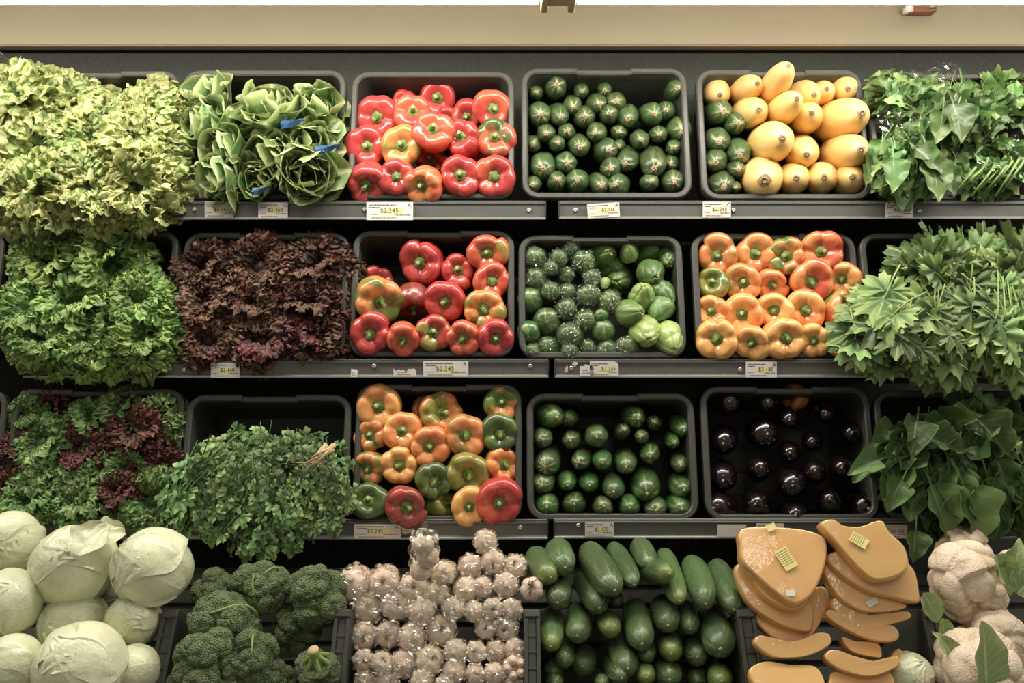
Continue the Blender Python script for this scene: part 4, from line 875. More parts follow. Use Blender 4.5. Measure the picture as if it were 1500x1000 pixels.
for j, (x, y, r, ax, d, lab) in enumerate([(605, 405, 215, (-.05, -.75, .62), .03, 'whole pinkish cauliflower with its stalk showing below, centre of its bin'), (740, 760, 190, (.15, -.8, .6), .02, 'cauliflower partly covered by the one with a leaf on it, lower right'),
    (660, 960, 225, (-.05, -.75, .65), .06, 'front cauliflower with a broad green leaf across it, bottom edge'), (570, 235, 140, (0, -.7, .7), -.05, 'shaded brownish cauliflower under the hanging chard leaves'), (900, 320, 120, (.3, -.7, .6), -.01, 'yellow-green cauliflower cut by the right edge of the picture'),
    (250, 960, 120, (-.3, -.7, .6), .03, 'small cauliflower wrapped in pale leaves beside the pumpkin slices')]):
    p = at4(AZ, x, y, d - .04); k = P4.k(AZ[0] + x / AZ[2], AZ[1] + y / AZ[2]); rad = r / AZ[2] * k * 1.08
    t = thing('cauliflower', lab, 'cauliflower', M4(basis(Vector(ax), roll=R.uniform(0, 6)), p, rad), 'cauliflowers in the lower bin')
    link('curd', CHD[j % 3], t)
    st = CST; Mi = t.matrix_basis.inverted(); down = Mi.to_3x3() @ Vector((.05, -.45, -.9)); up = Matrix.Identity(3)
    link('stalk', st, t, basis(-down).to_4x4() @ SCALE(.8, .8, .85)); CAULI.append(t)

# ------------------------------------------------------------------ leaves: one builder for every flat leaf
def flat_leaf(name, m_, width, nu=13, nv=16, cup=.3, wave=.03, wf=15, bend=.35, stem=0.0, seed=0, jag=0, ruf=0):
    rg = random.Random(seed); ph, p2, p3 = rg.uniform(0, 6), rg.uniform(0, 6), rg.uniform(0, 6); V, U, L = [], [], []
    sv = 4 if stem else 0
    for i in range(nv + sv):
        v = (i - sv) / (nv - 1) if i >= sv else -stem * (1 - i / sv)
        for j in range(nu):
            u = 2 * j / (nu - 1) - 1; w = width(max(v, 0)) if v > 0 else 0; w = max(w, .022 if stem else .012)
            w *= 1 + (jag * math.sin(v * 40 + p3) if v > 0 else 0); x = u * w; vv = max(v, 0)
            z = cup * w * u * u - bend * v * v * .5 + (wave * math.sin(wf * v + ph + (2 if u > 0 else 0)) + ruf * math.sin(wf * 2.3 * v + p2 * (1 if u > 0 else 2))) * u * u * (1 if v > 0 else 0) - .02 * (1 - abs(u)) * (v > 0)
            V.append((x + .05 * math.sin(2.2 * v + p2) * vv, v, z)); U.append(u); L.append(vv)
    return mesh(name, V, grid_faces(nv + sv, nu), m_, {'lu': U, 'lv': L})
def ovate(v): return .42 * (max(0, math.sin(math.pi * min(1, v) ** .62)) ** .75) * (1 - .28 * v)
def spoon(v): return .16 + .27 * max(0, math.sin(math.pi * min(1, v * .93 + .02) ** 1.5)) ** .8 if v < .995 else .12
def rnd(v): return .36 * max(0, math.sin(math.pi * min(1, v) ** .72)) ** .62 * (1 - .12 * v)
def obl(v): return .30 * max(0, math.sin(math.pi * min(1, v) ** .75)) ** .6
SP = [flat_leaf('leaf', MAT['spinach'], ovate, cup=c, wave=w, bend=b, stem=.7, seed=s) for s, (c, w, b) in enumerate(((.35, .05, .3), (.9, .09, .6), (-.35, .08, .5), (.4, .12, .9), (1.3, .07, .2)))]
CD = [flat_leaf('leaf', MAT['chard'], (rnd, ovate)[s % 2], cup=c * .8, wave=w, bend=b * .8, stem=.5, seed=s + 9) for s, (c, w, b) in enumerate(((.6, .06, .3), (1.2, .08, .6), (-.5, .08, .7), (.4, .12, 1.0), (1.4, .07, .25)))]
RO = [flat_leaf('leaf', MAT['romaine'], spoon, nu=17, nv=22, cup=c, wave=w, wf=17, bend=b, seed=s + 19, ruf=.03) for s, (c, w, b) in enumerate(((.9, .06, -.5), (.7, .09, .3), (1.1, .05, -.2), (.6, .10, .5)))]
CL = [flat_leaf('leaf', MAT['cauli_leaf'], obl, cup=.5, wave=.04, bend=.4, seed=40, nu=15), flat_leaf('leaf', MAT['cauli_leaf'], ovate, cup=.4, wave=.06, bend=.7, seed=41, nu=15)]
def lobed(seed, n=5, teeth=22, nr=4, na=46, spread=2.0):
    rg = random.Random(seed); ph = rg.uniform(0, 6); V, U, L = [], [], []
    for i in range(nr + 1):
        v = i / nr
        for j in range(na):
            a = spread * (2 * j / (na - 1) - 1); lob = abs(math.cos(n * a / spread * math.pi / 2 * .99)) ** .38; q = (.36 + .64 * lob) * (1 - .25 * abs(a / spread) ** 2) + .09 * math.sin(teeth * a + ph) * v * lob
            q = v * (q * v + .42 * (1 - v)); V.append((math.sin(a) * q, math.cos(a) * q, .10 * q * math.cos(n * a / spread * math.pi + ph) - .30 * q * q + .05 * math.sin(3 * a + ph) * v)); U.append(a / spread); L.append(v)
    return V, grid_faces(nr + 1, na), U, L
def frond(name, m_, seed, leaflets, teeth, nr, na, stemr):
    """a compound leaf: a thin stalk with lobed leaflets"""
    rg = random.Random(seed); V, F, U, L = [], [], [], []
    v, f = tube_data([(0, -.9, -.15), (.02, -.4, .02), (0, 0, .05), (0, .35, .0)], [stemr, stemr, stemr * .8, stemr * .4], 5, False); V += v; F += f; U += [0.0] * len(v); L += [.2] * len(v)
    for (x, y, a, sc) in leaflets:
        v, f, u, l = lobed(rg.randrange(999), 5 if sc > .4 else 3, teeth, nr, na); b = Matrix.Rotation(a, 3, 'Z') @ Matrix.Rotation(rg.uniform(-.4, .5), 3, 'Y') @ Matrix.Rotation(rg.uniform(-.5, .4), 3, 'X'); o = len(V)
        V += [tuple(b @ Vector(q) * sc + Vector((x, y, .03))) for q in v]; F += [tuple(i + o for i in q) for q in f]; U += u; L += l
    return mesh(name, V, F, m_, {'lu': U, 'lv': L})
CE = [frond('leaf', MAT['celery'], s, [(0, .25, R.uniform(-.2, .2), .66), (.05, .05, -1.05 + R.uniform(-.2, .2), .55), (-.05, .0, 1.05 + R.uniform(-.2, .2), .55)], 19, 4, 50, .022) for s in range(5)]
CI = [frond('sprig', MAT['cilantro'], s + 50, [(0, .36, R.uniform(-.3, .3), .25), (.08, .2, -1.0, .22), (-.08, .18, 1.0, .22), (.14, -.1, -1.3, .2), (-.14, -.15, 1.3, .21), (.12, -.45, -1.0, .18)], 9, 3, 25, .016) for s in range(6)]
# curly lettuce leaf: a fan whose margin buckles into tight frills
def frill(m_, seed, nu=130, nv=26, amp=.125, f=10.0):
    rg = np.random.RandomState(seed); off = Vector(rg.uniform(-50, 50, 3)); V, U, L = [], [], []
    for i in range(nv):
        v = .08 + .92 * (i / (nv - 1)) ** .8; e = max(0, v - .22) / .78
        for j in range(nu):
            u = 2 * j / (nu - 1) - 1; a = u * 1.2; r = v * (1 - .12 * u * u)
            q = Vector((math.sin(a) * r, math.cos(a) * r, .35 * v * v * u * u - .10 * v * v - .30 * max(0, v - .5) ** 2 / .25))
            s = Vector((math.sin(a) * r, math.cos(a) * r, 0)); w = amp * e ** .9
            n1 = noise.noise_vector(s * f + off); n2 = noise.noise_vector(s * f * 2.3 - off)
            n1.z *= 1.7; q += n1 * w + n2 * w * .55 + Vector((0, 0, .05 * e * math.sin(13 * u + seed)))
            V.append(q); U.append(u); L.append(max(0, min(1, v * .8 + .35 * n1.z * e + .3 * n2.z * e)))  # thin margin pale; light on ridges and shade in hollows put into colour
    return mesh('leaf', [tuple(q) for q in V], grid_faces(nv, nu), m_, {'lu': U, 'lv': L})
FT, FM, FL, FR, FO = [[frill(MAT[k], s + 7 * q, **kw) for s in range(4)] for q, (k, kw) in enumerate((('lettuce_top', {}), ('lettuce_mid', {}), ('lettuce_low', {}), ('lettuce_red', dict(amp=.11, f=12)), ('lettuce_maroon', dict(amp=.11, f=12))))]
CORE = mesh('core', *ico(2), MAT['lettuce_low']); CORE_R = mesh('core', *ico(2), MAT['lettuce_maroon'])
def lettuce(P, px, py, rp, meshes, n, label, group, d=0.0, tilt=(0, 0), name='lettuce', core=None):
    o = P.pt(px, py, d); k = P.k(px, py, d); rad = rp * 1.08 * k; ax = (P.N * .8 + Vector((tilt[0], -.25, .25 + tilt[1]))).normalized()
    t = thing(name, label, 'lettuce', M4(basis(ax, roll=R.uniform(0, 6)), o - ax * rad * .62, rad), group)
    link('core', core or CORE, t, SCALE(.38, .38, .42))
    for i in range(n):
        c = 1 - (1 - math.cos(math.radians(88))) * (i + .5) / n; th = math.acos(c) + R.uniform(-.08, .08); az = i * 2.39996 + R.uniform(-.2, .2)
        yv = Vector((math.sin(th) * math.cos(az), math.sin(th) * math.sin(az), math.cos(th))); zv = Vector((-math.cos(th) * math.cos(az), -math.cos(th) * math.sin(az), math.sin(th)))
        xv = yv.cross(zv); L = R.uniform(.86, 1.16) * (1.0 + .06 * math.sin(th))
        rot = Matrix((( xv.x, yv.x, zv.x), (xv.y, yv.y, zv.y), (xv.z, yv.z, zv.z))) @ Matrix.Rotation(R.uniform(-.7, .7), 3, 'Y') @ Matrix.Rotation(R.uniform(-.35, .35), 3, 'X')
        link('leaf', meshes[R.randrange(len(meshes))], t, M4(rot, yv * .04, L))
    return t
for x, y, r, d, lab in [(30, 140, 62, .05, 'pale frilly lettuce in the top left corner, inside a clear bag'), (90, 150, 56, .035, 'pale frilly lettuce beside the bagged corner one'), (45, 215, 60, .06, 'pale frilly lettuce at the left edge, second from top'), (128, 205, 58, .045, 'pale lettuce with a smooth broken leaf, left centre of top crate'),
    (215, 160, 50, .03, 'pale lettuce peaking at the right of the top crate'), (198, 205, 56, .05, 'brightest pale lettuce, right half of the top crate'), (60, 270, 52, .065, 'darker frilly lettuce hanging over the rail at the left'), (128, 262, 54, .07, 'frilly lettuce hanging over the rail at centre'), (205, 260, 54, .065, 'frilly lettuce at the lower right, touching the romaine'), (20, 280, 44, .05, 'small frilly lettuce at the lower left edge')]:
    lettuce(P1, x, y, r, FT, 32, lab, 'pale lettuce on the top shelf', d)
for x, y, r, d, lab in [(70, 378, 50, .02, 'green curly lettuce at the upper left of the middle crate'), (150, 382, 52, .025, 'green curly lettuce at the top centre of the middle crate'), (40, 445, 50, .04, 'green curly lettuce at the left rim, middle height'), (108, 440, 52, .045, 'green curly lettuce at the centre of the middle crate'),
    (200, 435, 46, .05, 'lighter green curly lettuce bulging at right centre'), (60, 490, 46, .05, 'green curly lettuce at the lower left, over the rail'), (130, 490, 48, .055, 'yellow-tinged green curly lettuce at the bottom centre'), (205, 487, 46, .05, 'green curly lettuce in the lower right corner')]:
    lettuce(P2, x, y, r, FM, 30, lab, 'green lettuce on the middle shelf', d)
lettuce(P2, 86, 342, 20, FM, 12, 'single lettuce leaf tuft standing above the middle crate rim', 'green lettuce on the middle shelf', .04)
for x, y, r, d, lab in [(300, 385, 44, .0, 'brownish red lettuce at the upper left of its crate'), (375, 382, 44, .0, 'brownish red lettuce at the top centre of its crate'), (462, 385, 48, .012, 'bronze lettuce with pink ribs, upper right of its crate'), (300, 440, 40, .01, 'dark red lettuce at the left rim, second row'),
    (372, 445, 42, .01, 'dark red lettuce at the crate centre'), (455, 445, 46, .015, 'dark red lettuce right of the centre'), (300, 492, 40, .015, 'near-black red lettuce in the lower left corner'), (378, 492, 42, .02, 'near-black red lettuce at the bottom centre'), (460, 490, 44, .015, 'near-black red lettuce in the lower right corner')]:
    lettuce(P2, x, y, r, FR if y < 410 else [*FR, *FO], 32, lab, 'red lettuce on the middle shelf', d, core=CORE_R)
for x, y, r, c, d, lab in [(36, 600, 24, 'g', 0, 'small green lettuce in the top left corner of the mixed crate'), (80, 598, 34, 'r', -.02, 'maroon lettuce at the top, between two green ones'), (130, 612, 34, 'g', .01, 'green lettuce right of the top maroon one'), (178, 598, 34, 'g', .0, 'green lettuce at the top centre-right, mixed crate'), (228, 612, 34, 'g', .01, 'green lettuce in the top right corner, mixed crate'),
    (200, 632, 42, 'r', .02, 'largest maroon lettuce, right of centre'), (120, 652, 34, 'r', .015, 'maroon lettuce at the mixed crate centre'), (60, 645, 38, 'g', .015, 'green lettuce left of the central maroon one'), (24, 650, 26, 'r', .0, 'brown-red lettuce at the left rim'), (60, 690, 34, 'g', .02, 'green lettuce below the left green one, mixed crate'), (20, 705, 32, 'r', .01, 'dark maroon lettuce at the lower left rim'),
    (140, 692, 40, 'g', .02, 'green lettuce just below the central maroon one'), (190, 678, 32, 'g', .02, 'green lettuce under the largest maroon one'), (235, 684, 34, 'r', .01, 'maroon lettuce at the right rim, beside cilantro'), (92, 706, 24, 'r', .0, 'small dark maroon lettuce near the bottom, left half'),
    (40, 732, 42, 'g', .035, 'green lettuce at the bottom left, above the cabbages'), (120, 732, 42, 'g', .035, 'green lettuce at the bottom centre, above the cabbages'), (172, 716, 26, 'r', .04, 'small bright maroon lettuce low at centre right'), (218, 728, 40, 'g', .03, 'green lettuce at the bottom right, touching cilantro')]:
    lettuce(P3, x, y, r, FL if c == 'g' else FO, 22, lab, 'mixed lettuce on the bottom shelf', d, core=CORE if c == 'g' else CORE_R)

# clear bag round the corner lettuce, and the film behind it
def film_sheet(name, parent, corners, n=14, m=10, amp=.008, seed=0, mt='film'):
    rg = np.random.RandomState(seed); A, B, C_, D_ = [np.array(q) for q in corners]; nn = np.cross(B - A, D_ - A); nn /= np.linalg.norm(nn); V = []
    for i in range(n):
        for j in range(m):
            u, v = i / (n - 1), j / (m - 1); q = A * (1 - u) * (1 - v) + B * u * (1 - v) + C_ * u * v + D_ * (1 - u) * v
            V.append(q + nn * amp * (rg.normal() * .5 + math.sin(9 * u + 5 * v + seed) + 2.0 * math.sin(math.pi * u) * math.sin(math.pi * v)))
    inv = parent.matrix_basis.inverted(); V = [tuple(inv @ Vector(q)) for q in V]
    return link(name, mesh(name, V, grid_faces(n, m), MAT[mt], smooth=False), parent)
L0 = [o for o in bpy.data.objects if o.get('label', '').endswith('inside a clear bag')][0]
film_sheet('plastic_bag', L0, [P1.pt(-5, 78, .02), P1.pt(40, 96, .03), P1.pt(104, 150, .05), P1.pt(70, 190, .12)], 18, 12, .006, 3)

# ------------------------------------------------------------------ bunches draped over the rails
def drape(name, label, cat, group, P, cx, cy, rx, ry, n, meshes, sz, hub, d0=0.0, dm=.07, up=.25, out=.5, part='leaf', grav=.3, seed=0):
    """leaves over a rounded mound: growth runs away from the hub point, faces look outward and up"""
    rg = random.Random(seed); o = P.pt(cx, cy, d0); t = thing(name, label, cat, Matrix.Translation(o), group)
    for i in range(n):
        while True:
            a, b = rg.uniform(-1, 1), rg.uniform(-1, 1)
            if a * a + b * b < 1: break
        px, py = cx + a * rx, cy + b * ry; lay = rg.random(); dd = d0 + dm * math.sqrt(max(0, 1 - (a * a + b * b) * .85)) * (.15 + .85 * lay)
        p = P.pt(px, py, dd); k = P.k(px, py, dd); g = Vector((px - hub[0], 0, -(py - hub[1]))).normalized(); g += Vector((rg.uniform(-.8, .8), -out * rg.uniform(-.1, 1.4), -grav + rg.uniform(-.5, .5))); g.normalize()
        nz = (P.N * .9 + Vector((a * .5 + rg.uniform(-.5, .5), rg.uniform(-.2, .3), up + rg.uniform(-.4, .5)))); nz = (nz - g * nz.dot(g)).normalized(); xx = g.cross(nz); L = rg.choice(sz) * k * rg.uniform(.8, 1.2)
        rot = Matrix(((xx.x, g.x, nz.x), (xx.y, g.y, nz.y), (xx.z, g.z, nz.z)))
        link(part, meshes[rg.randrange(len(meshes))], t, M4(rot, p - o - g * L * .45, L))
    return t
def stems(t, part, pts, r, mt='greenstem', n=6):
    link(part, mesh(part, *tube_data([Vector(p) - t.matrix_basis.translation for p in pts], r, n), MAT[mt]), t)
SG = 'spinach on the top shelf'
s1 = drape('spinach', 'spinach with a crumpled clear bag end above it, top left of its crate', 'spinach', SG, P1, 1330, 140, 62, 36, 80, SP, [26, 32, 22], (1340, 170), .0, .06, seed=1)
s2 = drape('spinach', 'spinach hanging lowest over the price tag, two big pale leaves', 'spinach', SG, P1, 1330, 240, 58, 46, 84, SP, [28, 34, 40], (1350, 190), .02, .07, grav=.6, seed=2)
s3 = drape('spinach', 'spinach with a large pointed pale leaf, centre of the crate', 'spinach', SG, P1, 1412, 172, 50, 40, 66, SP, [28, 36], (1410, 120), .03, .06, grav=.5, seed=3)
s4 = drape('spinach', 'spinach in the upper right corner, flat small leaves', 'spinach', SG, P1, 1470, 145, 44, 38, 64, SP, [24, 30], (1440, 180), .01, .05, seed=4)
s5 = drape('spinach', 'dark spinach stalks and leaves under two folded film bags, lower right', 'spinach', SG, P1, 1445, 245, 62, 42, 84, SP, [26, 34], (1400, 220), .0, .05, seed=5)
for px, py, sz, dx, dy, dd, tt in ((1405, 178, 62, .12, -1, .10, s3), (1310, 255, 54, -.1, -1, .10, s2), (1372, 262, 66, .1, -1, .10, s2), (1362, 232, 56, .5, -.6, .10, s2), (1392, 265, 46, .3, -1, .09, s2), (1378, 185, 52, -.3, -1, .095, s3), (1290, 268, 30, -.8, -.4, .07, s2), (1320, 292, 34, .1, -1, .05, s2), (1300, 128, 40, -.6, .7, .06, s1), (1310, 148, 34, -.9, .1, .07, s1)):
    p = P1.pt(px, py, dd); k = P1.k(px, py, dd); g = Vector((dx, -.35, dy)).normalized(); nz = (P1.N + Vector((0, 0, .35))); nz = (nz - g * nz.dot(g)).normalized(); xx = g.cross(nz); L = sz * k
    link('leaf', SP[0], tt, M4(Matrix(((xx.x, g.x, nz.x), (xx.y, g.y, nz.y), (xx.z, g.z, nz.z))), p - tt.matrix_basis.translation - g * L * .5, L))
film_sheet('plastic_bag', s1, [P1.pt(1335, 106, .02), P1.pt(1402, 88, .03), P1.pt(1418, 112, .05), P1.pt(1360, 130, .07)], 16, 10, .005, 5)
film_sheet('plastic_bag', s2, [P1.pt(1285, 158, .05), P1.pt(1370, 150, .05), P1.pt(1368, 195, .08), P1.pt(1280, 190, .08)], 16, 10, .006, 6)
film_sheet('plastic_bag', s5, [P1.pt(1462, 212, .07), P1.pt(1510, 180, .07), P1.pt(1510, 202, .09), P1.pt(1474, 230, .09)], 12, 8, .004, 7)
film_sheet('plastic_bag', s5, [P1.pt(1432, 236, .07), P1.pt(1446, 230, .07), P1.pt(1495, 258, .08), P1.pt(1480, 264, .08)], 12, 8, .004, 8)
film_sheet('plastic_bag', s3, [P1.pt(1400, 112, .05), P1.pt(1424, 116, .05), P1.pt(1428, 152, .09), P1.pt(1415, 150, .09)], 12, 8, .004, 9)
for i in range(9):
    a = P1.pt(1395 + i * 9, 285 + R.uniform(-6, 4), .03); b = P1.pt(1430 + i * 9, 240 + R.uniform(-8, 8), .06); stems(s5, 'stalk', [a, (a + b) / 2 + Vector((0, -.01, .004)), b], .0028)
# romaine bunches
def romaine(px, py, rp, n, ax, label, d=0.0, spread=.75, band=None):
    o = P1.pt(px, py, d); k = P1.k(px, py, d); rad = rp * k; ax = Vector(ax).normalized(); t = thing('romaine', label, 'romaine', M4(basis(ax, roll=R.uniform(0, 6)), o - ax * rad * .9, rad), 'romaine on the top shelf')
    for i in range(n):
        f = (i + .5) / n; th = spread * math.sqrt(f) + R.uniform(-.1, .1); az = i * 2.39996; yv = Vector((math.sin(th) * math.cos(az), math.sin(th) * math.sin(az), math.cos(th))); zv = Vector((-math.cos(th) * math.cos(az), -math.cos(th) * math.sin(az), math.sin(th))); xv = yv.cross(zv)
        link('leaf', RO[R.randrange(4)], t, M4(Matrix(((xv.x, yv.x, zv.x), (xv.y, yv.y, zv.y), (xv.z, yv.z, zv.z))) @ Matrix.Rotation(R.uniform(-.35, .35), 3, 'Y'), Vector((math.cos(az), math.sin(az), 0)) * .08, R.uniform(1.0, 1.55)))
    if band:
        w = []
        for i in range(25):
            a = 2 * math.pi * i / 24; w += [(.36 * math.cos(a), .36 * math.sin(a), .12), (.40 * math.cos(a), .40 * math.sin(a), .30 + .03 * math.sin(5 * a))]
        link('blue_band', mesh('blue_band', w, grid_faces(25, 2), MAT['blue']), t)
for px, py, r, ax, d, lab, bd in [(305, 145, 48, (-.35, -.75, .45), .0, 'romaine with curled dark centre, upper left of its crate', 0), (300, 182, 42, (-.7, -.6, .1), .02, 'romaine pointing left, second down on the left', 0), (325, 222, 46, (-.75, -.6, -.1), .04, 'romaine with spread spoon leaves, left centre', 0), (322, 262, 46, (-.8, -.5, -.2), .03, 'romaine lying flat at the bottom left of its crate', 1),
    (398, 160, 52, (.0, -.6, .75), .05, 'upright romaine with bright white ribs, top centre', 0), (465, 160, 46, (.45, -.7, .45), .02, 'round-leaved romaine in the upper right corner', 1), (398, 228, 42, (-.3, -.9, -.2), .05, 'romaine with wavy leaf edges, lower centre', 1), (455, 212, 44, (.2, -.85, .2), .04, 'romaine above the blue band at the right', 1), (365, 180, 36, (-.1, -.85, .3), .02, 'narrow romaine wedged between the left and right columns', 0), (378, 262, 36, (-.2, -.9, -.2), .03, 'narrow romaine low in the middle of its crate', 0), (450, 258, 48, (.3, -.85, -.25), .05, 'tightly ruffled romaine in the lower right corner', 0)]:
    romaine(px, py, r * 1.05, 26, ax, lab, d, band=bd)
def blue_strip(px0, py0, px1, py1, d, lab, w=.010):
    a, b = P1.pt(px0, py0, d), P1.pt(px1, py1, d); t = thing('plastic_tie', lab, 'tie', Matrix.Translation(a), 'blue ties among the romaine'); V = []
    for i in range(9):
        v = i / 8; c = (b - a) * v; q = P1.U * w * (.6 + .5 * math.sin(3 * v + 1)); V += [tuple(c - q + P1.N * .004 * math.sin(9 * v)), tuple(c + P1.N * .007), tuple(c + q + P1.N * .004 * math.cos(7 * v))]
    link('strip', mesh('blue_strip', V, grid_faces(9, 3), MAT['blue'], smooth=False), t)
blue_strip(412, 184, 446, 176, .095, 'blue plastic tie showing below the upright romaine'); blue_strip(462, 222, 500, 212, .09, 'blue plastic tie at the right crate rim'); blue_strip(370, 283, 396, 274, .07, 'blue plastic tie low between the romaine bunches', .008)
# celery, cilantro, chard
CG = 'celery on the middle shelf'
c1 = drape('celery', 'celery with the highest pale leaves, near the crate top', 'celery', CG, P2, 1372, 385, 62, 46, 35, CE, [56, 66, 48], (1400, 450), .0, .09, grav=-.1, out=.6, seed=11)
c2 = drape('celery', 'celery leaning to the upper right with yellowish leaves', 'celery', CG, P2, 1455, 400, 58, 58, 35, CE, [56, 66, 48], (1430, 480), .0, .09, grav=-.1, out=.6, seed=12)
c3 = drape('celery', 'celery spilling left over the orange peppers', 'celery', CG, P2, 1305, 490, 66, 58, 48, CE, [56, 66, 48], (1390, 440), .03, .10, grav=.35, out=.6, seed=13)
c4 = drape('celery', 'dark celery hanging over the rail at the centre', 'celery', CG, P2, 1395, 500, 74, 58, 51, CE, [56, 66, 48], (1400, 420), .03, .09, grav=.5, seed=14)
c5 = drape('celery', 'celery at the right edge with pale stalks showing', 'celery', CG, P2, 1480, 500, 52, 64, 38, CE, [56, 66, 48], (1450, 400), .02, .09, grav=.5, seed=15)
for i in range(6):
    a = P2.pt(1462 + i * 7, 400 + i * 6, .09); b = P2.pt(1440 + i * 14, 500 + R.uniform(-10, 20), .10); stems(c5, 'stalk', [b, (a + b) / 2 + Vector((.01, -.012, 0)), a], [.0022, .002, .0014])
IG = 'cilantro on the bottom shelf'
i1 = drape('cilantro', 'cilantro piled highest, left part of the heap', 'cilantro', IG, P3, 345, 665, 66, 44, 57, CI, [46, 54, 38], (390, 680), .01, .07, part='sprig', grav=.1, seed=21)
i2 = drape('cilantro', 'cilantro with pale roots lying on top, right part of the heap', 'cilantro', IG, P3, 450, 675, 64, 44, 51, CI, [46, 54, 38], (430, 670), .0, .07, part='sprig', grav=.1, seed=22)
i3 = drape('cilantro', 'cilantro hanging over the rail toward the cabbages', 'cilantro', IG, P3, 292, 742, 62, 60, 60, CI, [46, 54, 38], (350, 660), .06, .05, part='sprig', grav=.7, seed=23)
i4 = drape('cilantro', 'darkest cilantro hanging low over the broccoli', 'cilantro', IG, P3, 380, 768, 84, 52, 66, CI, [46, 54, 38], (390, 670), .06, .06, part='sprig', grav=.8, seed=24)
i5 = drape('cilantro', 'cilantro hanging at the right against the mixed peppers', 'cilantro', IG, P3, 470, 742, 52, 54, 45, CI, [46, 54, 38], (460, 670), .05, .05, part='sprig', grav=.7, seed=25)
for i in range(11):
    a = P3.pt(478 + R.uniform(-8, 14), 652 + R.uniform(-4, 6), .105); m_ = P3.pt(462 + R.uniform(-8, 12), 672 + R.uniform(-8, 8), .115); b = P3.pt(434 + i * 5, 678 + R.uniform(-4, 14), .10); stems(i2, 'root', [a, m_, b], [.0042, .003, .0012], 'root')
HG = 'chard on the bottom shelf'
h1 = drape('chard', 'dark chard at the left with a leaf pointing at the eggplants', 'chard', HG, P3, 1330, 665, 50, 62, 44, CD, [54, 66, 46], (1370, 640), .02, .08, grav=.35, seed=31)
h2 = drape('chard', 'dark chard hanging lowest over the cauliflower, broadest leaf', 'chard', HG, P3, 1395, 720, 66, 56, 50, CD, [56, 72, 48], (1390, 620), .03, .08, grav=.6, seed=32)
h3 = drape('chard', 'dark chard in the upper right corner, upright leaves', 'chard', HG, P3, 1440, 635, 60, 46, 40, CD, [52, 64], (1420, 680), .0, .08, seed=33)
h4 = drape('chard', 'dark chard cut by the right edge of the picture', 'chard', HG, P3, 1485, 720, 42, 62, 34, CD, [54, 64], (1460, 640), .03, .07, grav=.5, seed=34)
for px, py, sz, dx, dy, dd, tt in ((1266, 680, 52, -1, -.25, .10, h1), (1310, 725, 50, -.6, -.9, .11, h1), (1428, 755, 88, .25, -1, .12, h2), (1380, 748, 80, .3, -1, .11, h2), (1460, 640, 72, .7, -.8, .11, h3), (1340, 640, 60, -.2, -.4, .11, h1), (1340, 800, 46, -.2, -1, .13, h2), (1388, 650, 60, .9, -.3, .11, h1)):
    p = P3.pt(px, py, dd); k = P3.k(px, py, dd); g = Vector((dx, -.3, dy)).normalized(); nz = (P3.N + Vector((0, 0, .4))); nz = (nz - g * nz.dot(g)).normalized(); xx = g.cross(nz); L = sz * k
    link('leaf', CD[1], tt, M4(Matrix(((xx.x, g.x, nz.x), (xx.y, g.y, nz.y), (xx.z, g.z, nz.z))), p - tt.matrix_basis.translation - g * L * .5, L))

# ------------------------------------------------------------------ cabbages: a ball and outer leaves wrapped over it
def wrap_leaf(seed, half=1.05, r0=1.03):
    rg = random.Random(seed); n, m = 22, 25; V, U, L = [], [], []; p = [rg.uniform(0, 6) for _ in range(6)]
    for i in range(n):
        v = i / (n - 1)
        for j in range(m):
            u = 2 * j / (m - 1) - 1; w = half * (.35 + .65 * math.sin(math.pi * min(1, v * .75 + .15))) * (1 + .06 * math.sin(11 * v + p[0])); lat = -1.2 + 2.35 * v * (1 + .05 * math.sin(5 * u + p[1])); a = u * w
            e = max(abs(u), v) ** 6; r = r0 + .012 * math.sin(3 * a + 4 * lat + p[2]) + e * (.028 + .030 * math.sin(13 * u + 9 * v + p[3])) + .012 * math.exp(-(u / .06) ** 2)
            V.append((r * math.cos(lat) * math.sin(a), r * math.sin(lat), r * math.cos(lat) * math.cos(a))); U.append(u); L.append(v)
    return mesh('outer_leaf', V, grid_faces(n, m), MAT['cabbage'], {'lu': U, 'lv': L})
WL = [wrap_leaf(s, h, r) for s, (h, r) in enumerate(((1.1, 1.02), (1.25, 1.035), (.95, 1.05), (1.15, 1.06)))]
def cab_core(seed):
    rg = np.random.RandomState(seed); V, F = ico(4); C = sphere_pts(6, rg); b = V @ C.T
    Q = V * (1 + .03 * np.sin(3 * b[:, 0] + 2 * b[:, 1]) + .02 * np.sin(5 * b[:, 2]))[:, None]; return mesh('cabbage_heart', Q, F, MAT['cabbage'], {'lu': V[:, 0], 'lv': V[:, 1] * .5 + .5})
CC = [cab_core(s) for s in range(2)]
def loose_leaf(seed):
    rg = random.Random(seed); V, U, L = [], [], []
    for i in range(20):
        v = i / 19
        for j in range(21):
            u = j / 10 - 1; w = .55 * math.sin(math.pi * (v * .85 + .1)) ** .7 * (1 + .08 * math.sin(14 * v + seed)); V.append((u * w, v * 1.1, .2 * u * u + .06 * math.sin(9 * u + 5 * v + seed) * v - .3 * v * v + .04 * math.sin(16 * v) * abs(u))); U.append(u); L.append(v)
    return mesh('loose_leaf', V, grid_faces(20, 21), MAT['cabbage'], {'lu': U, 'lv': L})
LL = [loose_leaf(1), loose_leaf(4)]
KZ = (0, 740, 3.845)
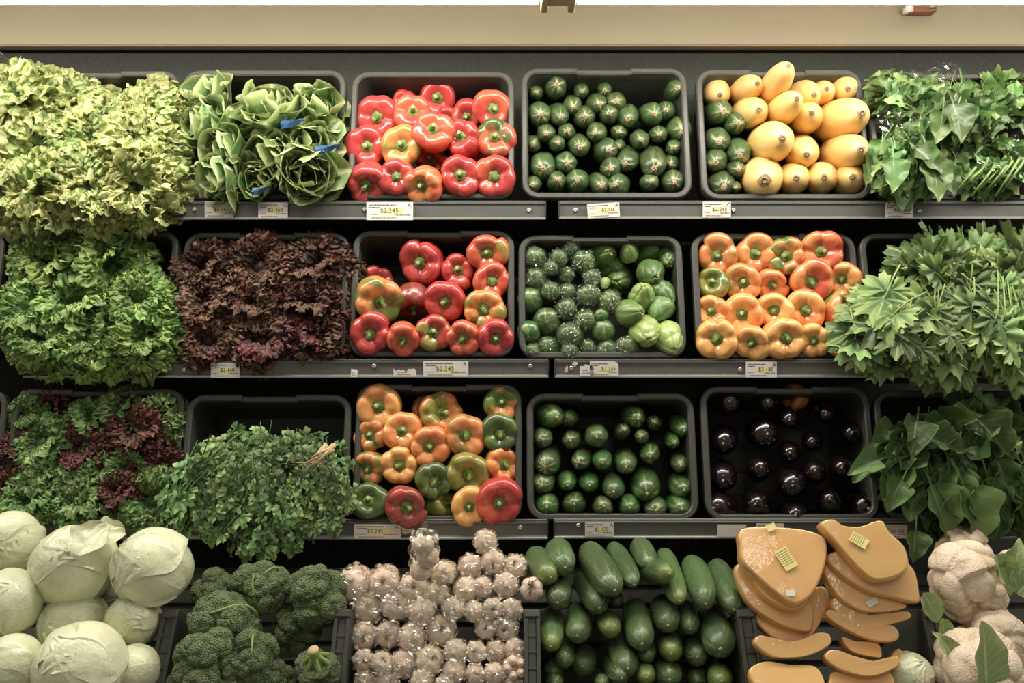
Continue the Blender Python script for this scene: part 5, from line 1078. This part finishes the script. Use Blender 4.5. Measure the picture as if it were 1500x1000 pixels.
for j, (x, y, r, d, q, lab) in enumerate([(60, 210, 165, .0, .97, 'cabbage in the top left corner of the pile, crinkled right side'), (430, 340, 215, .03, 1.0, 'big pale green cabbage with a loose leaf folded over its top'), (865, 355, 210, .04, .96, 'cabbage with a glaring white top, nearest the cilantro'), (30, 560, 180, .06, 1.0, 'smooth whitish cabbage at the left edge, second row'),
    (420, 690, 190, .0, .9, 'greener cabbage wedged under the big pale one'), (750, 650, 140, .02, 1.1, 'small cabbage with a white dot, beside the divider'), (450, 920, 238, .09, .93, 'largest front cabbage at the bottom edge'), (760, 930, 130, .03, 1.1, 'small cabbage in the bottom right corner beside the divider'), (70, 920, 178, .08, .95, 'cabbage in the bottom left corner with a folded leaf edge'),
    (165, 470, 110, -.05, 1, 'shaded cabbage in the gap behind the smooth whitish one'), (650, 500, 120, -.08, 1, 'deep-shaded cabbage in the dark gap at the pile centre')]):
    px, py = KZ[0] + x / KZ[2], KZ[1] + y / KZ[2]; p = P4.pt(px, py, d - .03); rad = r / KZ[2] * P4.k(px, py, d - .03) * 1.03
    ax = Vector((R.uniform(-.5, .5), -.75, R.uniform(-.1, .6))); t = thing('cabbage', lab, 'cabbage', M4(basis(ax, roll=R.uniform(0, 6)), p, (rad, rad, rad * q)), 'cabbages in the lower bin')
    link('heart', CC[j % 2], t)
    for k in range(3): link('outer_leaf', WL[(k + j) % 4], t, Matrix.Rotation(k * 1.75 + R.uniform(-.3, .3), 4, 'Z') @ Matrix.Rotation(.75 + R.uniform(-.25, .25), 4, 'X'))
    if j == 1:
        inv = t.matrix_basis.inverted(); g = Vector((.25, -.35, .9)).normalized()
        for (ppx, ppy, dd, gx, gz, sc) in ((112, 812, .105, .45, .75, .07), (135, 785, .075, .95, .15, .055)):
            pp = P4.pt(ppx, ppy, dd); g = Vector((gx, .62, gz)).normalized(); nz = Vector((0, -.8, .6)); nz = (nz - g * nz.dot(g)).normalized(); xx = g.cross(nz)
            link('loose_leaf', LL[0], t, inv @ M4(Matrix(((xx.x, g.x, nz.x), (xx.y, g.y, nz.y), (xx.z, g.z, nz.z))), pp, sc))
for k in range(3): link('outer_leaf', WL[k], CAULI[5], Matrix.Rotation(k * 2.0 + .4, 4, 'Z') @ Matrix.Rotation(.55, 4, 'X') @ SCALE(1.02))
# cauliflower leaves
for (ci, px, py, dx, dz, sc, dd, wh) in ((2, 1446, 1003, -.05, 1, .105, .155, 0), (0, 1458, 812, .55, -1, .085, .075, 0), (0, 1352, 868, .6, -1, .065, .05, 0), (0, 1380, 905, .15, -1, .05, .04, 0), (4, 1478, 850, .3, 1, .08, .05, 1), (4, 1490, 870, .4, .6, .07, .06, 1), (1, 1395, 960, -.5, .9, .05, .06, 1)):
    t = CAULI[ci]; inv = t.matrix_basis.inverted(); p = P4.pt(px, py, dd); g = Vector((dx, -.15, dz)).normalized(); nz = Vector((R.uniform(-.3, .3), -.85, .5)); nz = (nz - g * nz.dot(g)).normalized(); xx = g.cross(nz)
    link('leaf', CL[wh], t, inv @ M4(Matrix(((xx.x, g.x, nz.x), (xx.y, g.y, nz.y), (xx.z, g.z, nz.z))), p, sc))

# ------------------------------------------------------------------ wrapped pumpkin slices, stacked and leaning
def smooth_poly(P, n=72):
    m = len(P); out = []
    for i in range(m):
        p0, p1, p2, p3 = [np.array(P[(i + k) % m], float) for k in (-1, 0, 1, 2)]
        for s in range(max(2, n // m)):
            t = s / max(2, n // m); out.append(.5 * ((2 * p1) + (-p0 + p2) * t + (2 * p0 - 5 * p1 + 4 * p2 - p3) * t * t + (-p0 + 3 * p1 - 3 * p2 + p3) * t ** 3))
    return out
def slab(label, poly, d, th=.032, tilt=28, bulge=0.004, extra=None):
    """outline in photo pixels laid on a plane leaning back by tilt; real thickness, rounded rim, slight bowl"""
    poly = [(1060 + x / 4, 750 + y / 4) for x, y in poly]; cx = sum(p[0] for p in poly) / len(poly); cy = sum(p[1] for p in poly) / len(poly)
    o = P4.pt(cx, cy, d); Q = Plane(cy, o.y, tilt); Q.o = o; pts = [Q.pt(*p) - o for p in smooth_poly(poly)]; xy = np.array([(q.dot(Q.X), q.dot(Q.U)) for q in pts]); n = len(xy); c = xy.mean(axis=0)
    t = thing('pumpkin_slice', label, 'pumpkin slice', Q.mat(o), 'wrapped pumpkin slices')
    def ring(s, z): return [((a - c[0]) * s + c[0], (b - c[1]) * s + c[1], z - bulge * ((((a - c[0]) * s) / .08) ** 2)) for a, b in xy]
    prof = [(.02, th * .5), (.35, th * .5), (.75, th * .5), (.90, th * .5), (.925, th * .5), (.967, th * .46), (.99, th * .30), (1, 0), (.99, -th * .3), (.96, -th * .5), (.5, -th * .5), (.02, -th * .5)]
    def build(f, dz, wob, seed):
        rg = np.random.RandomState(seed); V, A = [], []
        for s, z in prof:
            for q in ring(s * f, z + dz * (1 if z > 0 else -1)): V.append((q[0] + wob * rg.normal(), q[1] + wob * rg.normal(), q[2] + wob * rg.normal())); A.append(0 if z > th * .42 else 1)
        return V, grid_faces(len(prof), n, True), A
    def flat(o): o.data.polygons.foreach_set('use_smooth', [not (k < 4 * n) for k in range(len(o.data.polygons))])
    V, F, A = build(1, 0, 0, 1); flat(link('flesh', mesh('pumpkin_flesh', V, F, MAT['pumpkin'], {'side': A}), t))
    V, F, A = build(1.012, .0016, 0, 1); flat(link('plastic_wrap', mesh('plastic_wrap', V, F, MAT['film_tight']), t))
    return t, Q, th
def sticker(t, Q, px, py, w, h, ang, m_, lines, th):
    p = Q.pt(1060 + px / 4, 750 + py / 4, 0) - Q.o; k = P4.k(1150, 830) / 4; w *= k / 2; h *= k / 2; M = T(p.dot(Q.X), p.dot(Q.U), th * .5 + .003) @ Matrix.Rotation(math.radians(ang), 4, 'Z')
    v, f = box_data(-w, w, -h, h, 0, .0006); s = link('label', mesh('label', v, f, MAT[m_], smooth=False), t, M); s['label'] = 'pale printed sticker'
    if lines: dashes(s, [(-.8 * w, .85 * w, h * (.75 - 1.5 * i / lines), h * .055) for i in range(lines)], MAT['ink'], .0009)
sl = [('lowest pumpkin slice of the left stack, cut by the bottom edge', [(140, 940), (230, 885), (380, 905), (530, 915), (590, 1010), (560, 1060), (230, 1060)], .05, 40, 0),
 ('crescent pumpkin slice lying across the left stack, fifth from top', [(175, 775), (205, 725), (330, 765), (450, 750), (540, 712), (612, 720), (620, 775), (520, 835), (400, 860), (270, 850)], .055, 28, 0),
 ('pumpkin slice with a raised right end, fourth from top in the left stack', [(165, 610), (300, 600), (420, 560), (545, 440), (605, 470), (605, 560), (530, 700), (470, 765), (380, 775), (270, 735)], .01, 28, 0),
 ('wide pumpkin slice poking out at the left edge, third in the left stack', [(60, 345), (100, 305), (260, 380), (400, 480), (510, 540), (512, 690), (440, 700), (300, 655), (160, 560), (95, 460)], .035, 28, 0),
 ('pumpkin slice just under the left top one', [(170, 330), (330, 330), (520, 440), (500, 500), (450, 565), (370, 575), (270, 530), (200, 460)], .06, 28, 0),
 ('top pumpkin slice of the left stack, big yellow sticker', [(80, 135), (115, 98), (250, 95), (440, 108), (560, 140), (598, 190), (592, 300), (540, 440), (480, 520), (400, 552), (300, 490), (170, 375), (95, 290), (85, 200)], .085, 28, 1),
 ('lowest pumpkin slice of the right stack, reddish, at the bottom edge', [(610, 985), (640, 945), (800, 975), (960, 945), (970, 1050), (640, 1060)], .04, 40, 0),
 ('curved pumpkin slice near the bottom of the right stack', [(580, 850), (630, 808), (760, 850), (900, 880), (1000, 845), (1025, 890), (960, 935), (860, 965), (760, 955), (650, 915)], .055, 28, 0),
 ('small broken pumpkin piece between the curved ones, right stack', [(685, 735), (760, 760), (890, 772), (915, 850), (860, 852), (760, 830), (705, 790)], .03, 28, 0),
 ('pumpkin slice with a bright silvery glint, fifth in the right stack', [(590, 610), (620, 575), (720, 660), (850, 690), (960, 665), (1015, 700), (1010, 750), (940, 765), (830, 745), (700, 690)], .045, 28, 0),
 ('pumpkin slice with a pointed right end, fourth in the right stack', [(620, 560), (640, 505), (740, 590), (880, 620), (1060, 585), (1088, 625), (960, 665), (850, 690), (720, 650)], .035, 28, 0),
 ('pumpkin slice with a small white sticker, third in the right stack', [(580, 365), (600, 300), (700, 410), (850, 490), (1060, 545), (1020, 575), (900, 590), (790, 580), (660, 500)], .05, 28, 2),
 ('pumpkin slice with green rind, second in the right stack', [(595, 285), (640, 235), (760, 250), (1000, 270), (1105, 340), (1138, 470), (1130, 535), (1000, 510), (840, 470), (700, 390)], .07, 28, 0),
 ('top pumpkin slice of the right stack, squarish with a folded sticker', [(556, 75), (622, 50), (670, 85), (780, 95), (905, 58), (960, 130), (1050, 215), (1070, 330), (1000, 390), (900, 412), (830, 390), (730, 290), (640, 180)], .095, 28, 3),
 ('orange pumpkin sliver behind the curved slice, beside the cauliflower', [(970, 850), (1010, 803), (1050, 850), (1050, 900), (1000, 910)], .02, 28, 0)]
for lab, poly, d, tilt, st in sl:
    t, Q, th = slab(lab, poly, d - .02, tilt=tilt, th=.034 if st in (1, 3) else .026)
    if st == 1: sticker(t, Q, 348, 287, 78, 118, 28, 'paper_y', 7, th); sticker(t, Q, 373, 485, 50, 30, 0, 'paper_w', 0, th); sticker(t, Q, 262, 105, 55, 40, 20, 'paper_y', 1, th)
    if st == 2: sticker(t, Q, 852, 538, 66, 34, 25, 'paper_w', 2, th)
    if st == 3: sticker(t, Q, 772, 180, 62, 96, 55, 'paper_y', 6, th)
